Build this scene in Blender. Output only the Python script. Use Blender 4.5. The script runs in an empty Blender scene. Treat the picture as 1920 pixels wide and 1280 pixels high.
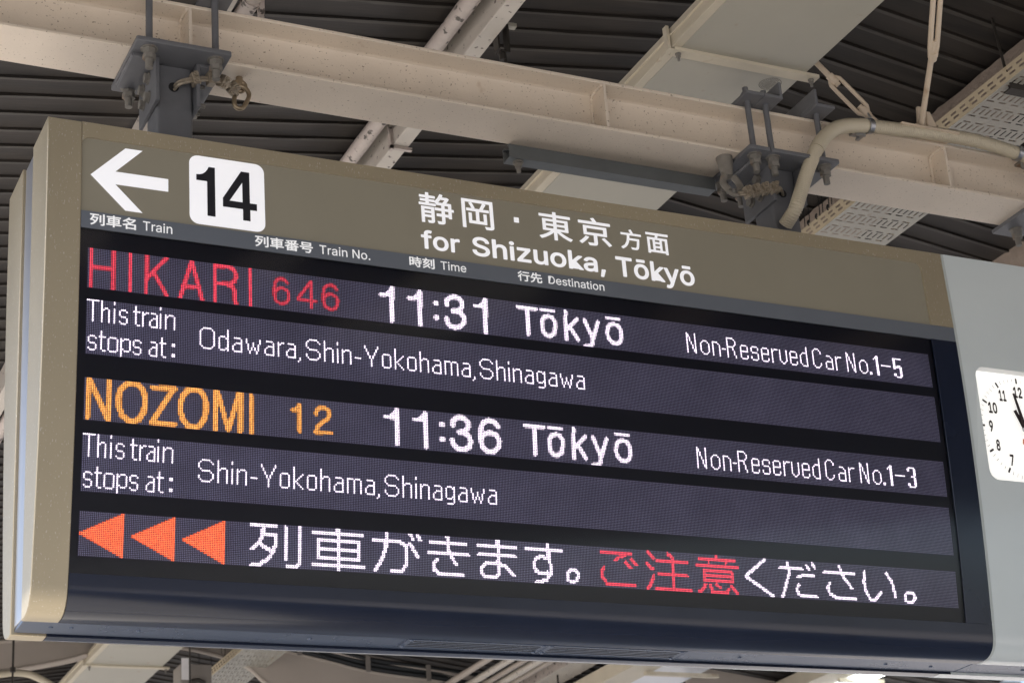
import bpy, bmesh, math, random
import numpy as np
from mathutils import Vector, Matrix
from mathutils.geometry import tessellate_polygon
random.seed(7)
rng = np.random.default_rng(7)
S = bpy.context.scene
COL = S.collection
ZO = 3512.6                       # the platform floor lies 3.51 m below the top LED row (all lengths below in mm)
# ---------------------------------------------------------------- camera
cam = bpy.data.cameras.new('camera'); cam_o = bpy.data.objects.new('camera', cam); COL.objects.link(cam_o)
cam.lens = 67.39; cam.sensor_width = 36; cam.sensor_fit = 'HORIZONTAL'; cam.clip_start = 0.1; cam.clip_end = 900
cam_o.matrix_world = Matrix([[0.902449, -0.106073, -0.417533, -0.910101], [-0.423877, -0.39165, -0.816663, -3.804687], [-0.0769, 0.91398, -0.398406, 1.550023], [0.0, 0.0, 0.0, 1.0]])
cam.dof.use_dof = True; cam.dof.focus_distance = 4.9; cam.dof.aperture_fstop = 9.0
S.camera = cam_o
# ---------------------------------------------------------------- world, sun, exposure
SUN_EL, SUN_AZ = 60.0, 262.0
wd = bpy.data.worlds.new('World'); S.world = wd; wd.use_nodes = True
nt = wd.node_tree; bg = nt.nodes['Background']
sky = nt.nodes.new('ShaderNodeTexSky'); sky.sky_type = 'NISHITA'; sky.sun_disc = False
sky.sun_elevation = math.radians(SUN_EL); sky.sun_rotation = math.radians(SUN_AZ); sky.air_density = 1.0; sky.dust_density = 4.5
nt.links.new(sky.outputs[0], bg.inputs[0]); bg.inputs[1].default_value = 0.15
sun = bpy.data.lights.new('sun', 'SUN'); sun.energy = 4.6; sun.angle = math.radians(0.6); sun.color = (1, .935, .85)
sun_o = bpy.data.objects.new('sun', sun); COL.objects.link(sun_o)
az = math.radians(SUN_AZ); el = math.radians(SUN_EL)
sdir = Vector((math.sin(az)*math.cos(el), math.cos(az)*math.cos(el), math.sin(el)))
sun_o.rotation_euler = (-sdir).to_track_quat('-Z', 'Y').to_euler(); sun_o.location = (-8, -4, 12)
S.view_settings.view_transform = 'Standard'; S.view_settings.look = 'None'
S.view_settings.exposure = 1.2; S.view_settings.gamma = 1; S.view_settings.use_curve_mapping = False
S.cycles.use_denoising = True
S.cycles.max_bounces = 8; S.cycles.diffuse_bounces = 4; S.cycles.glossy_bounces = 4; S.cycles.transparent_max_bounces = 8
S.cycles.caustics_reflective = False; S.cycles.caustics_refractive = False

# ---------------------------------------------------------------- materials
def mat(name, col, rough=.5, metal=0., var=.0, vscale=6., col2=None, bump=0., bscale=60., specks=0., speck_col=(.05,.04,.03), sscale=90., coat=0., spec=.5, emit=None, estr=0., stretch=None, rust=0.):
    m = bpy.data.materials.new(name); m.use_nodes = True
    n = m.node_tree.nodes; l = m.node_tree.links; b = n['Principled BSDF']
    b.inputs['Roughness'].default_value = rough; b.inputs['Metallic'].default_value = metal
    b.inputs['Specular IOR Level'].default_value = spec
    if coat: b.inputs['Coat Weight'].default_value = coat; b.inputs['Coat Roughness'].default_value = .06
    tc = n.new('ShaderNodeTexCoord'); src = tc.outputs['Object']
    if stretch:
        mp = n.new('ShaderNodeMapping'); mp.inputs['Scale'].default_value = stretch; l.new(src, mp.inputs[0]); src = mp.outputs[0]
    c4 = (*col, 1); cur = None
    if var or col2:
        no = n.new('ShaderNodeTexNoise'); no.inputs['Scale'].default_value = vscale; no.inputs['Detail'].default_value = 6; no.inputs['Roughness'].default_value = .6
        l.new(src, no.inputs['Vector'])
        rp = n.new('ShaderNodeValToRGB'); rp.color_ramp.elements[0].position = .32; rp.color_ramp.elements[1].position = .72
        c2 = col2 or tuple(min(1, c*(1+var)) for c in col); c1 = col if col2 else tuple(c*(1-var) for c in col)
        rp.color_ramp.elements[0].color = (*c1, 1); rp.color_ramp.elements[1].color = (*c2, 1)
        l.new(no.outputs[0], rp.inputs[0]); cur = rp.outputs[0]
        mr = n.new('ShaderNodeMapRange'); mr.inputs[3].default_value = max(.02, rough-.07); mr.inputs[4].default_value = min(1, rough+.1)
        l.new(no.outputs[0], mr.inputs[0]); l.new(mr.outputs[0], b.inputs['Roughness'])
    if specks or rust > -1:
        for kind, amt, scale, sc in (('s', specks, sscale, speck_col), ('r', rust, 14., (.30, .15, .05))):
            if not amt or amt <= -1: continue
            vo = n.new('ShaderNodeTexNoise'); vo.inputs['Scale'].default_value = scale; vo.inputs['Detail'].default_value = 3 if kind == 's' else 8
            l.new(src, vo.inputs['Vector'])
            r2 = n.new('ShaderNodeValToRGB'); lo = .66-.08*amt; r2.color_ramp.elements[0].position = lo; r2.color_ramp.elements[1].position = lo+(.05 if kind == 's' else .14)
            l.new(vo.outputs[0], r2.inputs[0])
            mx = n.new('ShaderNodeMix'); mx.data_type = 'RGBA'; mx.inputs[7].default_value = (*sc, 1)
            if cur: l.new(cur, mx.inputs[6])
            else: mx.inputs[6].default_value = c4
            sm = n.new('ShaderNodeMath'); sm.operation = 'MULTIPLY'; sm.inputs[1].default_value = .85 if kind == 's' else .7
            l.new(r2.outputs[0], sm.inputs[0]); l.new(sm.outputs[0], mx.inputs[0]); cur = mx.outputs[2]
    if cur: l.new(cur, b.inputs['Base Color'])
    else: b.inputs['Base Color'].default_value = c4
    if bump:
        nb = n.new('ShaderNodeTexNoise'); nb.inputs['Scale'].default_value = bscale; nb.inputs['Detail'].default_value = 5
        l.new(src, nb.inputs['Vector'])
        bp = n.new('ShaderNodeBump'); bp.inputs['Strength'].default_value = bump; bp.inputs['Distance'].default_value = .004
        l.new(nb.outputs[0], bp.inputs['Height']); l.new(bp.outputs[0], b.inputs['Normal'])
    if emit:
        b.inputs['Emission Color'].default_value = (*emit, 1); b.inputs['Emission Strength'].default_value = estr
    return m

M = {}
M['beige'] = mat('beige_metallic_paint', (.46, .40, .285), .37, .5, .07, 2.2, specks=.02, speck_col=(.75, .73, .68), sscale=420, bump=.03, bscale=900, stretch=(1, 1, .25))
M['header'] = mat('olive_film', (.225, .207, .160), .42, 0, .04, 3, emit=(.225, .207, .160), estr=.05)
M['white_film'] = mat('white_backlit_film', (.80, .80, .81), .4, 0, .05, 5, emit=(.93, .94, 1.), estr=.20)
M['caption'] = mat('slate_film', (.125, .142, .170), .45, 0, .03, 4)
M['caption_text'] = mat('white_backlit_print', (.80, .80, .80), .5, emit=(.9, .92, .95), estr=.16)
M['black_print'] = mat('black_print', (.012, .012, .018), .5)
M['black_gloss'] = mat('black_gloss_cover', (.010, .015, .033), .16, 0, .1, 3, coat=.0, spec=.6)
M['board'] = mat('led_board', (.055, .048, .105), .5)
M['board_back'] = mat('display_back', (.009, .011, .024), .35)
M['dot_off'] = mat('unlit_led_lens', (.52, .52, .84), .35, 0, .16, 11, spec=.6)
M['alu'] = mat('brushed_aluminium', (.62, .61, .62), .33, 1., .05, 3, stretch=(1, 1, .15))
M['underplate'] = mat('underside_plate', (.075, .10, .155), .26, .55, .05, 2)
M['dark'] = mat('dark_void', (.006, .006, .007), .7)
M['post'] = mat('grey_hanger_paint', (.140, .146, .160), .48, .1, .07, 25, bump=.05, bscale=400)
M['bolt'] = mat('galvanized_bolt', (.23, .22, .20), .55, .35, .15, 60, rust=.35, bump=.1, bscale=500)
M['beam'] = mat('beam_cream_paint', (.70, .62, .52), .40, 0, .08, 3, specks=.06, speck_col=(.20, .15, .10), sscale=150, rust=-.35, bump=.10, bscale=180)
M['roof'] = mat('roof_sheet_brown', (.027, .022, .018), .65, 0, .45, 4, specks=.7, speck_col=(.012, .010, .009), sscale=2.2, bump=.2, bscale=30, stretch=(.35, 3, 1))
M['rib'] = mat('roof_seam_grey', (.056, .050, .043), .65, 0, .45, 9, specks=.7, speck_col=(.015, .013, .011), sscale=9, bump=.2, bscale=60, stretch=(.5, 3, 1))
M['purlin'] = mat('purlin_paint', (.60, .56, .50), .45, 0, .06, 9, specks=.3, speck_col=(.08, .06, .05), sscale=40)
M['peel'] = mat('peeling_paint', (.55, .49, .45), .6, 0, .1, 20, specks=.95, speck_col=(.03, .025, .02), sscale=28, bump=.3, bscale=50)
M['duct'] = mat('duct_paint', (.42, .405, .345), .42, 0, .05, 2.2, rust=.12)
M['duct_trim'] = mat('duct_trim_cream', (.58, .53, .42), .5, 0, .06, 8, rust=.25)
M['tray'] = mat('tray_paint', (.385, .37, .32), .45, .1, .06, 8, rust=.5)
M['tray_side'] = mat('tray_side_cream', (.55, .47, .33), .5, .1, .08, 12, rust=.75)
M['rough'] = mat('sprayed_coating', (.35, .29, .24), .9, 0, .15, 12, bump=1., bscale=70)
M['tie'] = mat('tie_rod_paint', (.62, .52, .40), .5, 0, .08, 10, rust=.45)
M['conduit'] = mat('conduit_plastic', (.52, .47, .36), .45, 0, .05, 8)
M['steel'] = mat('zinc_steel', (.42, .43, .45), .35, .9, .1, 20)
M['strut'] = mat('strut_blue_grey', (.15, .165, .17), .45, .4, .1, 15)
M['wire'] = mat('wire_rope', (.38, .33, .26), .5, .5, .15, 90)
M['rusty'] = mat('rusty_steel', (.24, .225, .20), .6, .3, .15, 30, rust=.75)
M['darksteel'] = mat('dark_oily_steel', (.045, .04, .035), .5, .4, .2, 40)
M['clock_panel'] = mat('pale_panel', (.66, .73, .75), .22, 0, .03, 2, coat=.3)
M['clock_edge'] = mat('panel_edge_strip', (.46, .51, .51), .35, 0, .05, 20)
M['clock_face'] = mat('clock_face_white', (.86, .86, .84), .4, emit=(1, .99, .95), estr=.30)
M['clock_print'] = mat('clock_print', (.03, .02, .022), .5)
M['orange'] = mat('orange_print', (.85, .22, .03), .5)
M['arch'] = mat('arch_beige_paint', (.46, .41, .36), .5, 0, .05, 3)
M['cable'] = mat('black_cable', (.012, .014, .015), .5)
M['white_box'] = mat('white_plastic', (.75, .75, .77), .5, 0, .06, 20)
M['grey_box'] = mat('grey_box_paint', (.24, .22, .20), .5, 0, .08, 9)
M['lamp'] = mat('lit_tube', (.9, .9, .9), .4, emit=(.95, 1, .93), estr=9.)
M['reflector'] = mat('lamp_reflector_white', (.72, .75, .80), .4)
M['floor'] = mat('platform_concrete', (.36, .35, .335), .75, 0, .1, 1.5)
M['gravel'] = mat('ballast', (.25, .24, .235), .9, 0, .25, 6)
def glass_mat():
    m = bpy.data.materials.new('cover_glass'); m.use_nodes = True; n = m.node_tree.nodes; l = m.node_tree.links
    n.remove(n['Principled BSDF']); out = n['Material Output']
    tr = n.new('ShaderNodeBsdfTransparent'); gl = n.new('ShaderNodeBsdfGlossy'); gl.inputs['Roughness'].default_value = .09
    fr = n.new('ShaderNodeFresnel'); fr.inputs[0].default_value = 1.5; mx = n.new('ShaderNodeMixShader')
    l.new(fr.outputs[0], mx.inputs[0]); l.new(tr.outputs[0], mx.inputs[1]); l.new(gl.outputs[0], mx.inputs[2]); l.new(mx.outputs[0], out.inputs[0])
    return m
M['glass'] = glass_mat()
def led_mat():
    m = bpy.data.materials.new('lit_led'); m.use_nodes = True; n = m.node_tree.nodes; l = m.node_tree.links; b = n['Principled BSDF']
    at = n.new('ShaderNodeAttribute'); at.attribute_name = 'led'
    b.inputs['Base Color'].default_value = (.05, .05, .06, 1)
    l.new(at.outputs['Color'], b.inputs['Emission Color']); b.inputs['Emission Strength'].default_value = 1.0
    return m
M['led'] = led_mat()

# ---------------------------------------------------------------- mesh building
class MB:
    def __init__(s): s.v = []; s.f = []
    def add(s, vs, fs):
        o = len(s.v); s.v += [tuple(v) for v in vs]; s.f += [tuple(i+o for i in f) for f in fs]; return s
    def box(s, x0, x1, y0, y1, z0, z1):
        return s.add([(x0,y0,z0),(x1,y0,z0),(x1,y1,z0),(x0,y1,z0),(x0,y0,z1),(x1,y0,z1),(x1,y1,z1),(x0,y1,z1)],
                     [(0,3,2,1),(4,5,6,7),(0,1,5,4),(1,2,6,5),(2,3,7,6),(3,0,4,7)])
    def prism(s, poly, ax, a, b):
        # poly: 2-D points in the two other axes (order x,y,z without ax)
        def P(p, t): return (t, *p) if ax == 'x' else ((p[0], t, p[1]) if ax == 'y' else (*p, t))
        n = len(poly)
        return s.add([P(p, a) for p in poly]+[P(p, b) for p in poly],
                     [tuple(range(n))[::-1], tuple(range(n, 2*n))]+[(i, (i+1) % n, n+(i+1) % n, n+i) for i in range(n)])
    def tube(s, path, r, n=12, caps=True, closed=False):
        P = [Vector(p) for p in path]; R = r if isinstance(r, (list, tuple)) else [r]*len(P); m = len(P); vs = []; fs = []
        up = None
        for i, p in enumerate(P):
            a = P[(i-1) % m] if (i > 0 or closed) else p; c = P[(i+1) % m] if (i < m-1 or closed) else p
            t = (c-a).normalized()
            if up is None: up = Vector((0,0,1)) if abs(t.z) < .9 else Vector((0,1,0))
            side = t.cross(up).normalized(); up = side.cross(t).normalized()
            for k in range(n):
                an = 2*math.pi*k/n; vs.append(p+(side*math.cos(an)+up*math.sin(an))*R[i])
        rings = m if closed else m-1
        for i in range(rings):
            j = (i+1) % m
            for k in range(n): fs.append((i*n+k, i*n+(k+1) % n, j*n+(k+1) % n, j*n+k))
        if caps and not closed: fs += [tuple(range(n))[::-1], tuple(range((m-1)*n, m*n))]
        return s.add(vs, fs)
    def cyl(s, p0, p1, r, n=16, r1=None): return s.tube([p0, p1], [r, r if r1 is None else r1], n)
    def hexz(s, x, y, z0, z1, r, rot=0):
        return s.prism([(x+r*math.cos(rot+math.pi/3*k), y+r*math.sin(rot+math.pi/3*k)) for k in range(6)], 'z', z0, z1)
    def sheet(s, xs, ys, holes, f):
        # flat plate in (u,v) with rectangular holes, mapped by f(u,v)
        U = sorted(set(xs)|{h[i] for h in holes for i in (0, 1)}); V = sorted(set(ys)|{h[i] for h in holes for i in (2, 3)})
        H = np.zeros((len(U)-1, len(V)-1), bool); ui = {u: i for i, u in enumerate(U)}; vi = {v: i for i, v in enumerate(V)}
        for a, b, c, d in holes: H[ui[a]:ui[b], vi[c]:vi[d]] = True
        idx = {}; vs = []; fs = []
        def g(i, j):
            if (i, j) not in idx: idx[(i, j)] = len(vs); vs.append(f(U[i], V[j]))
            return idx[(i, j)]
        for i in range(len(U)-1):
            for j in range(len(V)-1):
                if not H[i, j]: fs.append((g(i, j), g(i+1, j), g(i+1, j+1), g(i, j+1)))
        return s.add(vs, fs)
def T(p): return ((p[0])/1000, p[1]/1000, (p[2]+ZO)/1000)
ORG = {}
def mesh(name, mb, org=(0,0,0), smooth=True, ang=38):
    me = bpy.data.meshes.new(name); o = Vector(T(org)) if org != (0,0,0) else Vector((0,0,0))
    me.from_pydata([Vector(T(v))-o for v in mb.v], [], mb.f); me.update()
    if smooth: me.shade_smooth(); me.set_sharp_from_angle(angle=math.radians(ang))
    return me
def root(name, label, cat, loc, group=None):
    o = bpy.data.objects.new(name, None); COL.objects.link(o); o.location = T(loc); o.empty_display_size = .05
    o['label'] = label; o['category'] = cat
    if group: o['group'] = group
    ORG[o] = loc; return o
def part(name, mb, m, parent, bevel=0, label=None, kind=None, ang=38):
    org = ORG[parent]; me = mesh(name, mb, org, ang=ang); me.materials.append(M[m])
    o = bpy.data.objects.new(name, me); COL.objects.link(o); o.parent = parent; ORG[o] = org
    if bevel: bv = o.modifiers.new('bevel', 'BEVEL'); bv.width = bevel/1000; bv.segments = 2; bv.limit_method = 'ANGLE'; bv.angle_limit = math.radians(40)
    if label: o['label'] = label
    if kind: o['kind'] = kind
    return o
def thing(name, mb, m, label, cat, loc=None, group=None, bevel=0, kind=None):
    if loc is None:
        A = np.array(mb.v); loc = (float(A[:,0].mean()), float(A[:,1].mean()), float(A[:,2].min()))
    me = mesh(name, mb, loc); me.materials.append(M[m]); o = bpy.data.objects.new(name, me); COL.objects.link(o); o.location = T(loc); ORG[o] = loc
    if kind: o['kind'] = kind
    else: o['label'] = label; o['category'] = cat
    if group: o['group'] = group
    if bevel: bv = o.modifiers.new('bevel', 'BEVEL'); bv.width = bevel/1000; bv.segments = 2; bv.limit_method = 'ANGLE'; bv.angle_limit = math.radians(40)
    return o
def inst(name, me, m, at, parent, rot=None):
    # a repeat that shares mesh data; me is built round the origin in metres
    o = bpy.data.objects.new(name, me); COL.objects.link(o); o.parent = parent
    o.location = Vector(T(at))-Vector(T(ORG[parent]))
    if rot: o.rotation_euler = rot
    if m and not me.materials: me.materials.append(M[m])
    return o
def proto(name, mb):
    me = bpy.data.meshes.new(name); me.from_pydata([(v[0]/1000, v[1]/1000, v[2]/1000) for v in mb.v], [], mb.f); me.update()
    me.shade_smooth(); me.set_sharp_from_angle(angle=math.radians(38)); return me
def smooth_path(pts, n=8):
    P = [Vector(p) for p in pts]; P = [P[0]*2-P[1]]+P+[P[-1]*2-P[-2]]; out = []
    for i in range(1, len(P)-2):
        for k in range(n):
            t = k/n; a, b, c, d = P[i-1], P[i], P[i+1], P[i+2]
            out.append(.5*((2*b)+(c-a)*t+(2*a-5*b+4*c-d)*t*t+(3*b-a-3*c+d)*t**3))
    out.append(P[-2]); return out

M['bronze'] = mat('weathered_shackle', (.36, .29, .20), .4, .8, .15, 40)
M['recess'] = mat('clock_recess_white', (.70, .71, .70), .5)
# ================================================================ SETTING
TAN = .1405                                        # roof pitch 8 degrees, ridge along Y
XR, ZR, XL, XE = 2250, 1278, -1010, 7000
def roof_mb(x0, z0, x1, z1, y0, y1, pitch=100):
    prof = []; y = y0
    while y < y1:                                  # pan, then a down-standing rib
        prof += [(y, 0), (y+70, 0), (y+71, 9), (y+74, 9), (y+75, -7), (y+95, -2)]; y += pitch
    mb = MB(); n = len(prof)
    NX = 24; xs = [x0+(x1-x0)*i/NX for i in range(NX+1)]; jit = rng.uniform(-1.6, 1.6, (NX+1, n))
    vs = [(x, p[0]+(jit[i, k] if k % 6 in (1, 2, 3) else 0), z0+(z1-z0)*(x-x0)/(x1-x0)+p[1]+(jit[i, k] if k % 6 > 1 else 0)) for i, x in enumerate(xs) for k, p in enumerate(prof)]
    fs = [(i*n+k, i*n+k+1, (i+1)*n+k+1, (i+1)*n+k) for i in range(NX) for k in range(n-1)]
    mb.add(vs, fs)
    mb.add([(x0,y0,z0+60),(x1,y0,z1+60),(x1,y1,z1+60),(x0,y1,z0+60)], [(0,1,2,3)])
    return mb, n
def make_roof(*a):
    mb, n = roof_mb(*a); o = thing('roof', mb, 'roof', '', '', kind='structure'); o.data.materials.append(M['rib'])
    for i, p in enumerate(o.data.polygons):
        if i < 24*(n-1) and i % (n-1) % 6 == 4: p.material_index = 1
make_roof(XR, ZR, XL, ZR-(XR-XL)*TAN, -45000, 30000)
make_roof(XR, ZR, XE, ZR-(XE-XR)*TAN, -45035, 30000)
thing('platform_floor', MB().box(-1500, 7600, -60000, 60000, -ZO-200, -ZO), 'floor', '', '', kind='structure')
thing('ground', MB().add([(-400000,-400000,-ZO-1150),(400000,-400000,-ZO-1150),(400000,400000,-ZO-1150),(-400000,400000,-ZO-1150)], [(0,1,2,3)]), 'gravel', '', '', kind='structure')

# ================================================================ DEPARTURE SIGN
A4 = math.radians(4.6); CA, SA = math.cos(A4), math.sin(A4); K = .738e-4
def led(z): return K*((z+350)**2-350**2)
def sf(x, z, off):                                 # point on the slightly convex, downward leaning display face
    y = led(z)+off; return (x, y*CA-z*SA, y*SA+z*CA)
YC = 198                                           # mid plane of the double sided cabinet
ZB = -818
def front_profile(ztop, off=-8, zbot=ZB, lip=143):
    pts = [sf(0, z, off)[1:] for z in np.linspace(ztop, -762, 30)]
    a = pts[-1]; b = (a[0]+6, zbot); c = (119, zbot)
    for t in np.linspace(0, 1, 14)[1:]:
        pts.append(((1-t)**2*a[0]+2*t*(1-t)*b[0]+t*t*c[0], (1-t)**2*a[1]+2*t*(1-t)*b[1]+t*t*c[1]))
    pts.append((lip, zbot)); return pts
def mirror(poly): return [(2*YC-y, z) for y, z in poly]
sign = root('departure_sign', 'wide beige departure board with five rows of lit dots and an arrow to track 14', 'departure board', (1150, YC, ZB))
X0, XI, X1 = -99, -21, 2400
fp = front_profile(316)
endpoly = fp+[(143, 318)]
part('end_frame', MB().prism(endpoly, 'x', X0, XI), 'beige', sign, bevel=2.2, label='beige end frame with rounded lower corner')
part('end_frame', MB().prism(mirror(endpoly)[::-1], 'x', X0, XI), 'beige', sign, bevel=2.2)
part('end_channel', MB().box(X0+7, XI, 146, 250, -804, 314), 'alu', sign, bevel=1.5, label='bluish aluminium channel down the end face')
core = [sf(0, z, 16)[1:] for z in np.linspace(305, -750, 20)]+[(110, -800), (150, -806)]
part('cabinet', MB().prism(core+mirror(core)[::-1], 'x', XI, X1), 'dark', sign)
part('rear_shell', MB().prism([(2*YC-144, 312)]+mirror(front_profile(312, -7, ZB+.5, 144))[::1], 'x', XI+.5, X1), 'black_gloss', sign)
def arc(cx, cz, r, a0, a1, n=8): return [(cx+r*math.cos(math.radians(a0+(a1-a0)*i/n)), cz+r*math.sin(math.radians(a0+(a1-a0)*i/n))) for i in range(n+1)]
def plate(poly, off, th=5):                        # a polygon of (x, z) laid on the face and given thickness
    mb = MB(); n = len(poly)
    vs = [sf(x, z, off) for x, z in poly]+[sf(x, z, off+th) for x, z in poly]
    tri = tessellate_polygon([[Vector((x, z, 0)) for x, z in poly]])
    fs = [t for t in tri]+[tuple(n+i for i in t[::-1]) for t in tri]+[(i, (i+1) % n, n+(i+1) % n, n+i) for i in range(n)]
    return mb.add(vs, fs)
def gridplate(x0, x1, z0, z1, off, nz=24, th=0):
    mb = MB(); zs = np.linspace(z0, z1, nz+1); vs = []; fs = []
    for z in zs: vs += [sf(x0, z, off), sf(x1, z, off)]
    for i in range(nz): fs.append((2*i, 2*i+2, 2*i+3, 2*i+1))
    mb.add(vs, fs)
    if th:
        v2 = []
        for z in zs: v2 += [sf(x0, z, off+th), sf(x1, z, off+th)]
        mb.add(v2, [(2*i, 2*i+1, 2*i+3, 2*i+2) for i in range(nz)])
        N = 2*(nz+1); side = []
        for i in range(nz): side += [(2*i, N+2*i, N+2*i+2, 2*i+2), (2*i+1, 2*i+3, N+2*i+3, N+2*i+1)]
        side += [(0, 1, N+1, N), (2*nz, N+2*nz, N+2*nz+1, 2*nz+1)]
        mb.f += side
    return mb
frame_poly = [(XI+.3, 316), (X1, 316), (X1, 89.8), (2324, 89.8)]+arc(2304, 258, 20, 0, 90)+arc(-1, 258, 20, 90, 180)
frame_poly[-1] = (XI+.3, 258)
part('front_frame', plate(frame_poly, -8, 7), 'beige', sign, bevel=.8)
header = part('header_panel', plate([(-30, 290), (2335, 290), (2335, 89.8), (-30, 89.8)], -3.5, 4), 'header', sign)
caption = part('caption_strip', gridplate(XI+.3, X1, 89.3, 47.5, -7.2, 3, 6), 'caption', sign)
# printed marks on the header
def flat(polys, off, holes=None):
    mb = MB()
    for i, p in enumerate(polys):
        loops = [p]+((holes or {}).get(i, []))
        allp = [q for L in loops for q in L]
        tri = tessellate_polygon([[Vector((x, z, 0)) for x, z in L] for L in loops])
        mb.add([sf(x, z, off) for x, z in allp], [tuple(t) for t in tri])
    return mb
part('arrow', flat([[(0,183.5),(80,264),(120,264),(57,199.8),(180,199.8),(180,167),(57,167),(120,103.5),(80,103.5)]], -4.3), 'white_film', header)
box = arc(390, 252, 22, 0, 90)+arc(252, 252, 22, 90, 180)+arc(252, 117.5, 22, 180, 270)+arc(390, 117.5, 22, 270, 360)
nplate = part('number_plate', flat([box], -4.2), 'white_film', header)
one = [(276.5,247.5),(291.5,247.5),(291.5,119.3),(272.3,119.3),(272.3,208.9),(246.5,208.9),(246.5,224),(254,224.6),(262,227.5),(268,232.5),(273.2,240)]
four = [(355,248),(375.3,248),(375.3,166.8),(392.3,166.8),(392.3,149),(375.8,149),(375.8,120),(358,120),(358,149),(309.7,149),(309.7,171.5)]
part('digit', flat([one], -4.8), 'black_print', nplate); part('digit', flat([four], -4.8, {0: [[(357.4,218.4),(357.4,166.8),(326,166.8)]]}), 'black_print', nplate)
import os
FONT = None                                        # Blender's own interface typeface, closest to the sign's grotesque
try:
    FONT = bpy.data.fonts.load(os.path.join(bpy.utils.system_resource('DATAFILES', path='fonts'), 'Inter.woff2'))
except Exception:
    FONT = None
def text2d(s, emb=0.):
    v, f = text2d0(s)
    if not emb: return v, f
    cnt = {}
    for q in f:
        for a, b in zip(q, q[1:]+q[:1]): k = (min(a, b), max(a, b)); cnt[k] = cnt.get(k, 0)+1
    V = [tuple(p) for p in v]; F = list(f); ring = set()
    for (a, b), c in cnt.items():                  # thicken the strokes with a ribbon along every outline edge
        if c != 1: continue
        d = v[b]-v[a]; L = float(np.hypot(*d)) or 1e-6; nrm = np.array((-d[1], d[0]))/L*emb; o = len(V)
        V += [tuple(v[a]+nrm), tuple(v[a]-nrm), tuple(v[b]-nrm), tuple(v[b]+nrm)]; F.append((o, o+1, o+2, o+3))
        for i in (a, b):
            if i in ring: continue
            ring.add(i); o = len(V); V += [(v[i][0]+emb*math.cos(math.pi/4*k), v[i][1]+emb*math.sin(math.pi/4*k)) for k in range(8)]; F.append(tuple(range(o, o+8)))
    return np.array(V), F
def text2d0(s):
    emb = 0.
    c = bpy.data.curves.new('lettering', 'FONT'); c.body = s
    if FONT and all(ord(ch) < 0x2000 for ch in s): c.font = FONT
    c.size = 1; c.size = 1; c.resolution_u = 4
    o = bpy.data.objects.new('lettering', c); COL.objects.link(o); dg = bpy.context.evaluated_depsgraph_get(); dg.update()
    me = bpy.data.meshes.new_from_object(o.evaluated_get(dg)); v = np.array([p.co[:2] for p in me.vertices]); f = [tuple(p.vertices) for p in me.polygons]
    bpy.data.objects.remove(o); bpy.data.curves.remove(c); bpy.data.meshes.remove(me); return v, f
def text_on(mb, s, x0, x1, z0, z1, off, emb=0.):
    v, f = text2d(s, emb); lo = v.min(0); hi = v.max(0)
    mb.add([sf(x0+(p[0]-lo[0])/(hi[0]-lo[0])*(x1-x0), z0+(p[1]-lo[1])/(hi[1]-lo[1])*(z1-z0), off-.0021*(i % 97)) for i, p in enumerate(v)], f); return mb
def letters(name, s, x0, x1, z0, z1, off, m, parent, emb=0.):
    # one part for each printed character: mesh islands whose widths overlap belong together
    v, f = text2d(s, emb); lo = v.min(0); hi = v.max(0)
    X = x0+(v[:, 0]-lo[0])/(hi[0]-lo[0])*(x1-x0); Z = z0+(v[:, 1]-lo[1])/(hi[1]-lo[1])*(z1-z0)
    par = list(range(len(v)))
    def find(i):
        while par[i] != i: par[i] = par[par[i]]; i = par[i]
        return i
    for q in f:
        for i in q[1:]: par[find(i)] = find(q[0])
    isl = {}
    for i in range(len(v)): isl.setdefault(find(i), []).append(i)
    runs = sorted(([min(X[i] for i in I), max(X[i] for i in I), I] for I in isl.values()), key=lambda r: r[0]); grp = []
    for a, b, I in runs:
        if grp and a < grp[-1][1]-.08*(z1-z0)*0+.0: grp[-1][1] = max(grp[-1][1], b); grp[-1][2] += I
        else: grp.append([a, b, list(I)])
    for a, b, I in grp:
        idx = {i: k for k, i in enumerate(I)}
        part(name, MB().add([sf(X[i], Z[i], off-.0021*(i % 97)) for i in I], [tuple(idx[i] for i in q) for q in f if q[0] in idx]), m, parent)
E = .022
for s, a, b, c, d in (('静',807.5,901,184,268), ('岡',923,1009,186,267), ('東',1134,1228,185.5,265.5), ('京',1247,1341,186,266)): part('kanji_character', text_on(MB(), s, a, b, c, d, -4.3, .012), 'white_film', header)
for s, a, b, c, d in (('方',1368,1430,190,248), ('面',1444,1511,189,248.5)): part('kanji_character', text_on(MB(), s, a, b, c, d, -4.3, .016), 'white_film', header)
part('dot_mark', flat([[(1065.5,220),(1079.5,220),(1079.5,234.5),(1065.5,234.5)]], -4.3), 'white_film', header)
for s, a, b, c, d in (('for',808,911,111,163), ('Shizuoka,',944,1315,100.5,165), ('Tōkyō',1346,1577,94.5,165)): letters('roman_letter', s, a, b, c, d, -4.3, 'white_film', header, .017)
for s, a, b, c, d, e in (('列車名',-1,104,56,85.5,.02), ('Train',120,188,58.5,82.5,.004), ('列車番号',384.5,527,56.5,85,.02), ('Train No.',543,671,59,82.3,.004), ('時刻',772,838,57.5,85,.02), ('Time',854,922,60,82.5,.004), ('行先',1061,1128.5,57.5,85,.02), ('Destination',1146,1303.5,60,82.3,.004)):
    letters('caption_letter', s, a, b, c, d, -7.9, 'caption_text', caption, e)
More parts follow.
